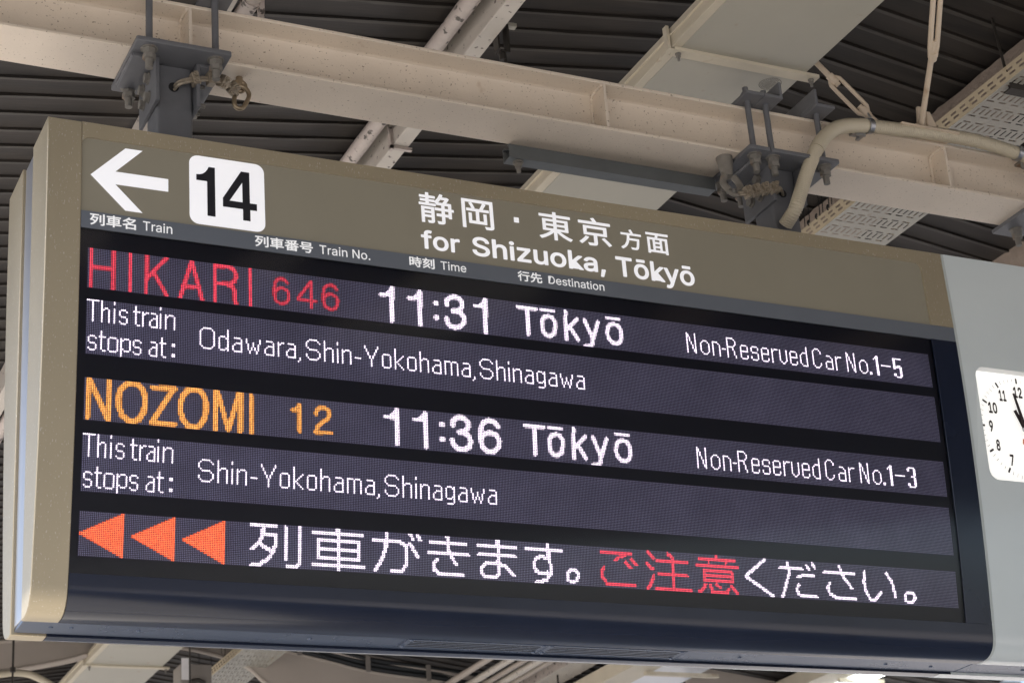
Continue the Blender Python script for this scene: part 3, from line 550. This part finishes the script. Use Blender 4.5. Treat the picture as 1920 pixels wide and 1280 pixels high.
for sx in (-900, 276, 1448, 2607, 3780):
    q = [(BY-75, BZ+10.3), (BY-75, BT-10.3), (BY-24, BT-10.3), (BY-5, BT-28), (BY-5, BZ+28), (BY-24, BZ+10.3)]
    st = part('stiffener', MB().prism(q, 'x', sx-4.5, sx+4.5), 'beam', beam, bevel=1.2)
    wp = smooth_path([(sx-7, BY-72, BT-13), (sx-7, BY-26, BT-13), (sx-7, BY-9, BT-30), (sx-7, BY-8, BZ+40)], 10)
    part('weld_bead', MB().tube(wp, [4.2+1.6*math.sin(i*2.1)+random.uniform(-.8, .8) for i in range(len(wp))], 7), 'beam', st)

# ================================================================ HANGER POSTS
NUT = MB().cyl((0,0,0), (0,0,-3), 21, 20).hexz(0, 0, -3, -17, 16.5, .2).hexz(0, 0, -17.2, -31, 16.5, .75).cyl((0,0,-31), (0,0,-56), 9.5, 14)
NUTM = proto('rod_nut', NUT)
BH = proto('bolt_head', MB().cyl((0,0,0), (3,0,0), 16, 18).prism([(13.5*math.cos(math.pi/3*k+.4), 13.5*math.sin(math.pi/3*k+.4)) for k in range(6)], 'x', 3, 12))
BN = proto('bolt_end', MB().cyl((0,0,0), (3,0,0), 16, 18).prism([(13.5*math.cos(math.pi/3*k+.1), 13.5*math.sin(math.pi/3*k+.1)) for k in range(6)], 'x', 3, 15).cyl((15,0,0), (30,0,0), 6.5, 12, 5.5))
def rrect(x0, x1, y0, y1, r, n=5): return arc(x1-r, y1-r, r, 0, 90, n)+arc(x0+r, y1-r, r, 90, 180, n)+arc(x0+r, y0+r, r, 180, 270, n)+arc(x1-r, y0+r, r, 270, 360, n)
def hanger(cx, plates, rods, label, uppers, holez):
    h = root('hanger_post', label, 'hanger post', (cx, BY, 300), 'posts that hang the departure board')
    tb = part('tube', MB().prism(rrect(cx-46, cx+46, 150, 242, 10), 'z', 296, 606), 'post', h)
    part('cable_hole_shade', MB().prism([(cx-3+13*math.cos(t*math.pi/10), holez+13*math.sin(t*math.pi/10)) for t in range(20)], 'y', 149.2, 151), 'dark', tb)  # black disc on the tube face, painted for the hole's shaded inside
    for x0, x1, y0, y1 in plates: part('clamp_plate', MB().prism(rrect(x0, x1, y0, y1, 5, 2), 'z', 609, 621.4), 'post', h, bevel=1.5)
    for s in (-1, 1):
        xa = cx+s*46.5; xb = cx+s*56
        q = [(120, 608), (275, 608), (275, 487), (120, 487)] if s < 0 else [(120, 608), (275, 608), (275, 487), (120, 487)]
        fin = part('fin_plate', MB().prism(q, 'x', min(xa, xb), max(xa, xb)), 'post', h, bevel=1.2)
        xc = cx+s*112
        leg = part('angle_leg', MB().box(min(xb, xc)+.2, max(xb, xc)-.2, 118, 275, 599.5, 608.6), 'post', h, bevel=1.2)
        part('weld_bead', MB().tube([(xc, 122+i*7.5, 606+random.uniform(-1, 1)) for i in range(21)], [4+random.uniform(-1.2, 1.2) for i in range(21)], 7), 'post', leg)
        for y, z in ((184, 583), (233, 576), (182, 528), (229, 533)):
            if s < 0: inst('bolt_head', BH, 'bolt', (xb, y, z), h, (0, 0, math.pi))
            else: inst('bolt_head', BN, 'bolt', (xb, y, z), h)
        part('foot_gusset', MB().prism([(cx+s*46.5, 300), (cx+s*108, 300), (cx+s*46.5, 400)], 'y', 190, 199), 'post', h)
    for x, y in rods:
        part('threaded_rod', MB().cyl((x, y, 612), (x, y, 862 if x < 1000 else 826), 8.8, 14), 'post', h)
        inst('rod_nut', NUTM, 'bolt', (x, y, 609), h)
        part('upper_nut', MB().hexz(x, y, 793, 808, 16, .3), 'post', h)
    for x0, x1, leg in uppers:
        m = MB().box(x0, x1, 52, 345, 780.5, 790)
        if leg == 'r': m.box(x1-8.5, x1, 52, 345, 790.2, 836)
        if leg == 'l': m.box(x0, x0+8.5, 52, 345, 790.2, 836)
        part('upper_clamp', m, 'post', h, bevel=1.5)
    return h
hanger(243, [(124, 362, 60, 309)], [(163, 92), (330, 92), (163, 283), (330, 283)], 'grey square steel hanger post above the number 14, with bolted clamp plate', [(118, 205, 'l'), (292, 372, '')], 548)
hanger(2014, [(1863, 1933, 66, 318), (1935, 2165, 66, 318)], [(1897, 98), (1958, 98), (2132, 98), (1897, 277), (1965, 292), (2132, 280)], 'grey steel hanger post beside the flexible conduit, with split clamp plate', [(1868, 1927, ''), (1929, 1990, 'r'), (2103, 2168, 'l')], 530)

# ================================================================ SAFETY WIRES
def clip_mb():
    m = MB().box(-9, 9, -11, 11, -16, 16)
    for z in (-9, 9): m.cyl((0, -23, z), (0, 13, z), 3.6, 8); m.prism([(7*math.cos(math.pi/3*k), z+7*math.sin(math.pi/3*k)) for k in range(6)], 'y', -18, -11.2)
    return m
CLIP = proto('wire_clip', clip_mb())
def rope(name, label, path, clips, ring, eye, m2):
    r = root(name, label, 'wire rope', path[len(path)//2], 'safety wires on the hanger posts')
    P = smooth_path(path, 10)
    for o in (-4.6, 4.6): part('strand', MB().tube([(p[0], p[1]+o*.3, p[2]+o) for i, p in enumerate(P)], 4.2, 8), 'wire', r)
    for at, rot in clips: inst('wire_clip', CLIP, 'wire', at, r, rot)
    part('shackle', MB().tube(ring, 6, 10), m2, r)
    part('eye_bolt', eye, m2, r)
    return r
LW = [(240, 158, 545), (250, 132, 552), (286, 128, 566), (330, 128, 575), (372, 134, 574), (404, 150, 560)]
ringL = smooth_path([(398, 162, 590), (424, 160, 588), (436, 158, 566), (420, 156, 528), (404, 155, 522), (396, 156, 536), (400, 158, 566)], 8)
eyeL = MB().cyl((416, 172, 622), (416, 172, 600), 9, 14).tube(smooth_path([(404, 172, 598), (416, 172, 582), (430, 172, 592), (428, 172, 606), (412, 172, 610), (403, 172, 600)], 6), 6.5, 10)
rope('safety_wire', 'short clamped wire rope from the left hanger post to a shackle under the beam', LW, [((288, 128, 566), (0, -.25, 0)), ((328, 128, 575), (0, -.1, .1)), ((362, 132, 576), (.6, .1, .5)), ((388, 142, 569), (.9, .3, .7))], ringL, eyeL, 'bronze')
RW_ = [(1840, 118, 486), (1866, 116, 492), (1905, 116, 508), (1945, 116, 519), (1985, 122, 527), (2012, 152, 530)]
ringR = smooth_path([(1822, 150, 560), (1812, 146, 530), (1820, 130, 492), (1838, 122, 482), (1856, 128, 498), (1862, 142, 530), (1852, 150, 558)], 8)
eyeR = MB().cyl((1836, 160, 622), (1836, 158, 590), 24, 18, 21).cyl((1836, 158, 590), (1836, 152, 556), 21, 18, 13).tube(smooth_path([(1822, 150, 560), (1812, 146, 530), (1820, 132, 500)], 6), 10, 10).tube(smooth_path([(1852, 150, 558), (1862, 142, 530), (1856, 130, 500)], 6), 10, 10)
rope('safety_wire', 'short clamped wire rope from a rusty eye bolt to the right hanger post', RW_, [((1868, 116, 493), (0, -.3, 0)), ((1897, 116, 504), (0, -.3, 0)), ((1928, 116, 514), (0, -.25, 0)), ((1962, 118, 523), (0, -.2, .1))], ringR, eyeR, 'rusty')

# ================================================================ FLEXIBLE CONDUIT
cd = root('flexible_conduit', 'ribbed beige flexible conduit looping over the beam to the right hanger post', 'conduit', (2300, 80, 760))
CP = smooth_path([(1988, 128, 415), (1997, 84, 445), (2018, 80, 492), (2067, 80, 593), (2122, 80, 681), (2186, 82, 736), (2265, 84, 760), (2361, 84, 769), (2557, 84, 782), (2716, 84, 782), (2874, 84, 762), (3060, 84, 722), (3400, 84, 690)], 60)
D = [0.]
for a, b in zip(CP, CP[1:]): D.append(D[-1]+(b-a).length)
def along(d):
    i = min(len(D)-2, max(0, int(np.searchsorted(D, d)-1))); t = (d-D[i])/(D[i+1]-D[i]+1e-9); return CP[i].lerp(CP[i+1], t)
pp = []; rr = []; d = 0.
while d < D[-1]:
    for o, r in ((0, 18.2), (1.2, 20.6), (4.4, 20.6), (5.6, 18.2)): pp.append(along(d+o)); rr.append(r)
    d += 7.0
part('ribbed_hose', MB().tube(pp, rr, 20), 'conduit', cd, ang=70)
d0 = next(D[i] for i, p in enumerate(CP) if p.x > 2100); d1 = next(D[i] for i, p in enumerate(CP) if p.x > 2290)
part('smooth_sleeve', MB().tube([along(d0+(d1-d0)*i/40) for i in range(41)], 21.8, 24), 'conduit', cd)
c = along(d1+6); c2 = along(d1+22)
part('strap', MB().tube([c, c2], [23.6, 23.6], 26).tube([(c.x+4, 62, c.z+16), (c.x+2, 70, c.z+34), (c.x+14, 82, c.z+34)], 3, 8), 'steel', cd)
part('beam_clip', MB().box(c.x-34, c.x-2, 92, 128, 748, 756).box(c.x-34, c.x-2, 92, 97, 733, 748).box(c.x-14, c.x-2, 97, 128, 737, 742).cyl((c.x-20, 108, 748), (c.x-20, 108, 730), 5, 10), 'steel', cd)
part('strap', MB().tube([along(D[-1]-560), along(D[-1]-545)], 23.6, 26), 'steel', cd)
part('beam_clip', MB().box(2868, 2900, 92, 122, 742, 750).box(2868, 2900, 92, 97, 722, 742), 'rusty', cd)

# ================================================================ STRUT under the beam
sc = root('strut_channel', 'blue grey slotted steel strut under the back of the beam, left of the conduit', 'steel strut', (1550, 285, 578))
part('channel', MB().box(1212, 1866, 266, 268.5, 578, 619).box(1212, 1866, 304.5, 307, 578, 619).box(1212, 1866, 268.5, 304.5, 578, 580.5).box(1212, 1866, 268.5, 277, 616.5, 619).box(1212, 1866, 296, 304.5, 616.5, 619), 'strut', sc)
part('bolt', MB().cyl((1246, 286, 580), (1246, 286, 546), 6, 12).hexz(1246, 286, 561, 573, 11).cyl((1246, 286, 577.8), (1246, 286, 573), 15, 16), 'rusty', sc)

# ================================================================ PURLINS AND PIPES under the roof (they run along the platform)
def zroofL(x): return ZR-(XR-x)*TAN
def purlin(x0, x1, zb, label, y0=-2500, y1=5600):
    zt = zroofL((x0+x1)/2)-18
    p = root('roof_purlin', label, 'purlin', ((x0+x1)/2, 0, zb), 'purlins under the left roof slope')
    part('channel', MB().box(x0, x0+4, y0, y1, zb+4, zt).box(x0, x1, y0, y1, zb, zb+4).box(x1-4, x1, y0, y1, zb+4, zb+22), 'purlin', p, bevel=1.5)
    return p
p1 = purlin(1182, 1232, 1000, 'cream roof purlin channel crossing behind the beam left of the ceiling duct')
part('clip_bracket', MB().box(1172, 1182, 980, 1000, 985, 1060).box(1172, 1244, 980, 992, 988, 998.5).tube([(1168, 985, 1064), (1178, 985, 1005), (1215, 984, 994)], 4, 8), 'peel', p1)
purlin(395, 440, 900, 'pale roof purlin channel cut by the top edge above the left hanger post')
pw = smooth_path([(1121, y, 1052) for y in range(-2500, 5600, 300)], 3)
thing('ceiling_pipe', MB().tube(pw, [25+random.uniform(-.8, .8) for _ in pw], 14), 'peel', 'ceiling pipe with peeling pale paint beside the long cream purlin', 'pipe', group='pipes under the left roof slope')
pp2 = root('ceiling_pipe', 'ceiling pipe with a strap at the top edge above the left hanger post', 'pipe', (478, 0, 905), 'pipes under the left roof slope')
part('tube', MB().cyl((478, -2500, 912), (478, 5600, 912), 24, 14), 'peel', pp2)
part('strap', MB().cyl((478, 232, 912), (478, 250, 912), 27.5, 16).box(497, 509, 228, 254, 868, 916).tube([(503, 241, 872), (509, 241, 850), (506, 241, 836)], [7, 6, 3], 8), 'peel', pp2)
hr = root('hanger_rod', 'dark oily threaded rod with bracket hanging from the cream purlin', 'hanger rod', (1252, 330, 880))
part('rod', MB().cyl((1258, 330, 840), (1258, 330, 930), 5, 10).cyl((1252, 330, 1040), (1240, 330, 1110), 6, 10), 'darksteel', hr)
part('bracket', MB().box(1232, 1238, 316, 345, 960, 1046).box(1232, 1270, 316, 345, 1040, 1046).box(1264, 1270, 316, 345, 952, 1040).box(1238, 1264, 316, 345, 952, 957).cyl((1251, 330, 957), (1251, 330, 930), 11, 12), 'darksteel', hr)
part('flange_grip', MB().box(1246, 1300, 322, 340, 1047, 1059), 'duct', hr)

# ================================================================ CEILING DUCT (long flat panel along the platform)
du = root('ceiling_duct', 'long flat grey green ceiling duct with cream side trim and cross straps', 'ceiling duct', (1935, 2500, 950))
part('bottom_panel', MB().box(1726, 2152, -3200, 9800, 950, 954), 'duct', du, bevel=1)
part('side_trim', MB().box(1697, 1725.6, -3200, 9800, 951, 956).box(1697, 1700, -3200, 9800, 956.2, 1012).box(1691, 1697, -3200, 9800, 985, 990), 'duct_trim', du, bevel=1)
part('side_wall', MB().box(2149, 2152, -3200, 9800, 954.2, 1012), 'duct', du)
part('top_panel', MB().box(1700.2, 2149, -3200, 9800, 1008, 1012), 'duct', du)
SB = proto('strap_bolt', MB().cyl((0,0,0), (0,0,-3), 9, 14).hexz(0, 0, -3, -11, 8).cyl((0,0,-11), (0,0,-24), 4.2, 10))
for k in range(-2, 9):
    y = 152+1152*k
    s_ = part('cross_strap', MB().box(1702, 2196, y-18, y+18, 938.5, 942).box(1702, 2196, y-18, y-14.5, 942.1, 949.6), 'duct_trim', du, bevel=.8)
    for x in (1722, 2176): inst('strap_bolt', SB, 'bolt', (x, y, 938.5), du)
    part('hook_clip', MB().box(1682, 1690.8, y-16, y+4, 942, 1016).box(1682, 1702, y-16, y+4, 938, 942), 'duct_trim', du)
stp = MB()
for r0, r1 in ((33, 34.5), (24, 25)):
    c_ = [(math.cos(t*math.pi/24), math.sin(t*math.pi/24)) for t in range(48)]
    stp.add([(2082+c*r, 226+s*r*.95, 949.2) for r in (r0, r1) for c, s in c_], [(i, (i+1) % 48, 48+(i+1) % 48, 48+i) for i in range(48)])
for j in range(7):
    hw = math.sqrt(max(0, 21**2-(j*6-18)**2)); x = 2082-hw
    while x < 2082+hw-2:
        w = random.uniform(1.2, 3.4); stp.add([(x, 226+j*6-18, 949.2), (x+w, 226+j*6-18, 949.2), (x+w, 226+j*6-15.6, 949.2), (x, 226+j*6-15.6, 949.2)], [(0,1,2,3)]); x += w+1.1
for j in range(26):
    a_ = j*math.pi*2/30; stp.add([(2082+28.6*math.cos(a_)+dx, 226+27.5*math.sin(a_)+dy, 949.2) for dx, dy in ((-1.2,-1.2),(1.4,-1.2),(1.2,1.5),(-1.3,1.1))], [(0,1,2,3)])
o = part('round_stamp', stp, 'black_print', du, label='faint round maker stamp', kind='stuff')

# ================================================================ CABLE TRAYS
def tray(x0, x1, zb, y0, y1, label, ph=0):
    t = root('cable_tray', label, 'cable tray', ((x0+x1)/2, (y0+y1)/2, zb), 'perforated cable trays')
    W = x1-x0; holes = []; y = y0+12+ph
    while y < y1-70:
        for i in range(6):
            xx = x0+W*(.06+i*.155); holes.append((xx, xx+W*.095, y, y+6.5))
            xx = x0+W*(.03+i*.155); holes.append((xx, xx+W*.095, y+56, y+62.5))
        for i in range(13):
            xx = x0+W*(.05+i*.0735); holes.append((xx, xx+W*.019, y+13, y+46))
        y += 92
    hs = [tuple(round(v, 2) for v in h) for h in holes]
    part('slotted_bottom', MB().sheet([x0, x1], [y0, y1], hs, lambda u, v: (u, v, zb)), 'tray', t)
    for nm, xs, sg in (('side_rail', x0, -1), ('side_rail', x1, 1)):
        hh = []; y = y0+8; j = 0
        while y < y1-40:
            hh.append((round(y, 2), round(y+27, 2), 12., 19.)); hh.append((round(y+8, 2), round(y+35, 2), 27., 34.)); y += 46
        part(nm, MB().sheet([y0, y1], [0, 46], hh, lambda u, v, xs=xs, sg=sg: (xs+sg*v*.12, u, zb+v)), 'tray_side', t)
    return t
t1 = tray(2780, 3080, 950, -800, 1190, 'perforated cream cable tray hung above the right end of the departure board')
tray(2505, 2772, 950, 5700, 7900, 'perforated cable tray seen below the departure board near its left end')
for i, (x, y) in enumerate(((2766, 960), (2770, 985), (2764, 1040), (2768, 1075), (2762, 900), (2768, 925))):
    part('hanging_wire', MB().tube([(x, y, 992), (x-2, y-6, 1010), (x+4, y, 1080), (x+8, y+4, 1190)], 1.7, 6), 'cable', t1)
for y in (940, 1010, 1060): part('cable_tie', MB().tube(smooth_path([(2774, y, 992), (2764, y-8, 996), (2768, y-10, 1006), (2776, y+2, 1002)], 4), 2.4, 6), 'cable', t1)
part('support_bar', MB().box(2790, 3140, -12, -8, 930, 962).box(2790, 3140, -8, 24, 930, 934).cyl((2806, 8, 934), (2790, 8, 1190), 4.5, 8), 'darksteel', t1)
# ================================================================ COATED BEAM and far right member
rb = MB(); ys = np.arange(-2500, 5700, 30.)
def rough_face(x, z): return [(x+random.uniform(-3, 3), y, z+random.uniform(-3, 3)) for y in ys]
cols_ = [rough_face(2926, z) for z in np.linspace(1158, 1056, 5)]+[rough_face(x, 1052) for x in np.linspace(2942, 3080, 5)]
n = len(ys); rb.add([p for c in cols_ for p in c], [(i*n+k, i*n+k+1, (i+1)*n+k+1, (i+1)*n+k) for i in range(len(cols_)-1) for k in range(n-1)])
rb.add([(3080, -2500, 1052), (3080, 5670, 1052), (3080, 5670, 1158), (3080, -2500, 1158)], [(0,1,2,3)])
thing('coated_beam', rb, 'rough', 'rough coated brown beam above the perforated cable tray at the right', 'beam', loc=(3000, 1500, 1052))
eb = root('edge_beam', 'rough pale roof beam at the right edge above the clock panel', 'beam', (3800, 1600, 960))
part('channel', MB().box(3735, 3870, -2500, 5600, 975, 1072), 'rough', eb)
part('clamp_plate', MB().box(2900, 3010, 60, 309, 609, 621), 'post', eb)
inst('rod_nut', NUTM, 'bolt', (2955, 262, 609), eb)

# ================================================================ TIE RODS with turnbuckles
def tie(label, P0, P1, P2, P3, loc, hw=17, tr=6.2):
    r = root('tie_rod', label, 'tie rod', loc, 'roof tie rods with turnbuckles')
    a, b, c, d = map(Vector, (P0, P1, P2, P3))
    part('rod', MB().cyl(a, b+(c-b)*.22, 8.6, 14), 'tie', r); part('rod', MB().cyl(c+(b-c)*.22, d, 8.6, 14), 'tie', r)
    ax = (c-b).normalized(); cam_dir = Vector((-.42, -.82, -.40)); sd = ax.cross(cam_dir).normalized(); L = (c-b).length
    m = MB()
    for s in (-1, 1): m.tube(smooth_path([b+ax*4+sd*s*7, b+ax*L*.1+sd*s*hw*.85, b+ax*L*.2+sd*s*hw, b+ax*L*.8+sd*s*hw, b+ax*L*.9+sd*s*hw*.85, c-ax*4+sd*s*7], 6), tr, 10)
    m.cyl(b-ax*8, b+ax*24, 12, 16, 13.5); m.cyl(c+ax*8, c-ax*24, 12, 16, 13.5)
    part('turnbuckle', m, 'tie', r); return r
tie('slanting cream tie rod with turnbuckle beside the ceiling duct', (2385, 119, 790), (2343, 128, 837), (2246, 146, 956), (2172, 160, 1046), (2300, 130, 800))
tb = tie('steep cream tie rod with long turnbuckle at the top right', (2500, 86, 796), (2386, -147, 876), (2235, -400, 962), (2170, -520, 1000), (2400, -100, 800), 10, 8)
gp = MB().prism([(2440, 780), (2600, 780), (2545, 815), (2520, 868), (2500, 868), (2492, 812)], 'y', 84, 93).prism([(2518, 780), (2560, 780), (2536, 850), (2524, 850)], 'y', 76, 83.6)
part('gusset', gp, 'tie', tb, bevel=1); part('base_plate', MB().box(2410, 2620, 60, 150, 779.5, 786), 'tie', tb)

# ================================================================ FAR ROOF FRAME seen below the sign
YA = 7000
af = root('arched_beam', 'brown beige arched roof beam seen below the departure board', 'roof beam', (2100, YA, 700))
up_ = [(-300, 800), (500, 960), (1190, 1038), (1490, 1076), (1800, 1110), (2150, 1128), (2500, 1110), (2865, 1056), (3150, 1002), (3455, 941), (3955, 894), (4700, 800)]
lo_ = [(4700, 560), (3600, 640), (3000, 740), (2780, 850), (2640, 960), (2400, 1030), (2130, 1060), (1800, 1030), (1645, 965), (1495, 925), (1190, 862), (500, 720), (-300, 560)]
U = smooth_path([(x, 0, z) for x, z in up_], 5); Lo = smooth_path([(x, 0, z) for x, z in lo_], 4)
part('web', MB().prism([(p.x, p.z) for p in U]+[(p.x, p.z) for p in Lo], 'y', YA-8, YA+4), 'arch', af)
part('top_flange', MB().tube([(p.x, YA-4, p.z+6) for p in U], 12, 8), 'arch', af)
part('bottom_flange', MB().tube([(p.x, YA-4, p.z) for p in Lo], 14, 8), 'arch', af)
cb = MB()
for o in (0, 26, 50): cb.tube([(p.x, YA-50-o*.3, p.z+14+o) for p in U if p.x > 2700], 16, 8)
cab = thing('power_cable', cb, 'cable', 'thick black cables lying along the far arched beam', 'cable', loc=(3400, YA-50, 800))
for i, x in enumerate((2960, 3400, 3800)):
    z = float(np.interp(x, [a for a, b in up_], [b for a, b in up_])); part('cable_clamp', MB().box(x-14, x+14, YA-90, YA-80, z-26, z+76), 'grey_box', cab)
cw = smooth_path([(2700, YA-50, 1130), (3140, YA-50, 1054), (3380, YA-50, 1018), (3740, YA-50, 971), (4330, YA-50, 890), (4800, YA-50, 820)], 6)
thing('curved_pipe', MB().tube(cw, 26, 12), 'arch', 'beige pipe curving above the black cables below the departure board', 'pipe')
pw2 = smooth_path([(820, 6700, 740), (1130, 6700, 778), (1215, 6700, 790), (1310, 6700, 782), (1420, 6700, 730), (1520, 6700, 660)], 8)
thing('curved_pipe', MB().tube(pw2, 20, 12), 'conduit', 'beige pipe bending down at the lower left corner of the picture', 'pipe')
cb2 = smooth_path([(700, 6900, 780), (1190, 6900, 850), (1500, 6900, 915), (1660, 6900, 962)], 8)
thing('edge_pipe', MB().tube(cb2, 13, 8), 'arch', 'thin beige pipe along the lower edge of the arched beam at the left', 'pipe')
thing('hanger_rod', MB().cyl((1170, 6500, 560), (1170, 6500, 960), 6, 8).hexz(1170, 6500, 742, 768, 15), 'darksteel', 'thin dark hanging rod under the left end of the departure board', 'hanger rod', group='far hanging rods')
thing('hanger_rod', MB().cyl((2155, 6500, 560), (2155, 6500, 1000), 6, 8), 'darksteel', 'thin dark hanging rod between the far duct and the far cable tray', 'hanger rod', group='far hanging rods')
thing('hanger_rod', MB().cyl((4478, 6500, 600), (4478, 6500, 980), 6, 8), 'darksteel', 'thin dark hanging rod below the middle of the departure board', 'hanger rod', group='far hanging rods')
jb = root('junction_box', 'grey junction box hanging below the departure board left of the far cable tray', 'junction box', (2260, 6700, 700))
part('case', MB().box(2190, 2375, 6800, 6960, 700, 905), 'grey_box', jb, bevel=4); part('latch', MB().tube([(2250, 6790, 800), (2290, 6780, 806), (2330, 6790, 792)], 12, 8), 'darksteel', jb)
thing('notice_card', MB().box(2160, 2215, 6680, 6684, 780, 905), 'white_box', 'small white card beside the far ceiling duct', 'card')
bx = MB()
for i in range(14):
    x, y = 2455+random.uniform(-10, 60), 5850+i*110; bx.tube([(x, y, 985), (x+random.uniform(-15, 15), y, 1230)], 2.2, 5)
thing('hanging_wires', bx, 'cable', 'row of thin dark wires hanging above the far cable tray', 'wires', loc=(2480, 6500, 985))
for i, (x, w) in enumerate(((3893, 20), (4031, 22), (4128, 18), (4221, 24), (4300, 18))):
    m = 'purlin' if i % 2 else 'arch'
    thing('service_pipe', MB().cyl((x, 4700, 850), (x, 9000, 850), w, 10), m, ('thin far pipe nearest the arched beam', 'second far pipe from the arched beam', 'third far pipe from the arched beam', 'fourth, thicker far pipe from the arched beam', 'far pipe next to the wide far channel')[i]+' below the departure board', 'pipe', group='far pipes along the platform')
fc = root('roof_purlin', 'wide pale far channel below the departure board left of the far light fixture', 'purlin', (4500, 6500, 840), 'far channels')
part('web', MB().box(4430, 4445, 4700, 9000, 844, 950), 'peel', fc); part('lip', MB().box(4430, 4610, 4700, 9000, 840, 844), 'purlin', fc)
def fixture(x0, x1, zb, y0, y1, label, lit):
    f = root('light_fixture', label, 'light fixture', ((x0+x1)/2, (y0+y1)/2, zb), 'far light fixtures')
    part('housing', MB().box(x0, x0+190, y0, y1, zb, zb+90), 'duct_trim', f, bevel=3)
    part('reflector', MB().box(x0+190.5, x1, y0, y1, zb+20, zb+26), 'reflector', f)
    part('end_bar', MB().box(x0+120, x1+60, y0+900, y0+925, zb-30, zb-8), 'duct_trim', f)
    if lit: part('tube', MB().cyl((x1-60, y0+80, zb-10), (x1-60, y1-80, zb-10), 17, 14), 'lamp', f)
    return f
fixture(4575, 5136, 700, 4900, 8200, 'cream light fixture with pale reflector seen under the right half of the board', False)
fixture(5800, 6190, 650, 4700, 7400, 'light fixture with a bright lit tube under the right end of the board', True)
thing('far_beam', MB().prism([(5150, 560), (5790, 560), (5790, 742), (5300, 806), (5150, 810)], 'y', 6100, 6112), 'arch', 'pale far roof plate below the right half of the departure board', 'roof beam', loc=(5500, 6106, 560))
thing('far_pipe', MB().cyl((6500, 5950, 742), (7600, 5950, 742), 22, 10).cyl((6500, 5950, 690), (7600, 5950, 690), 14, 10), 'strut', 'pair of grey pipes at the lower right under the clock panel', 'pipe')
thing('far_wall_panel', MB().box(900, 930, 3100, 3600, 700, 1010), 'arch', 'beige roof bracket at the left edge behind the board end', 'bracket')
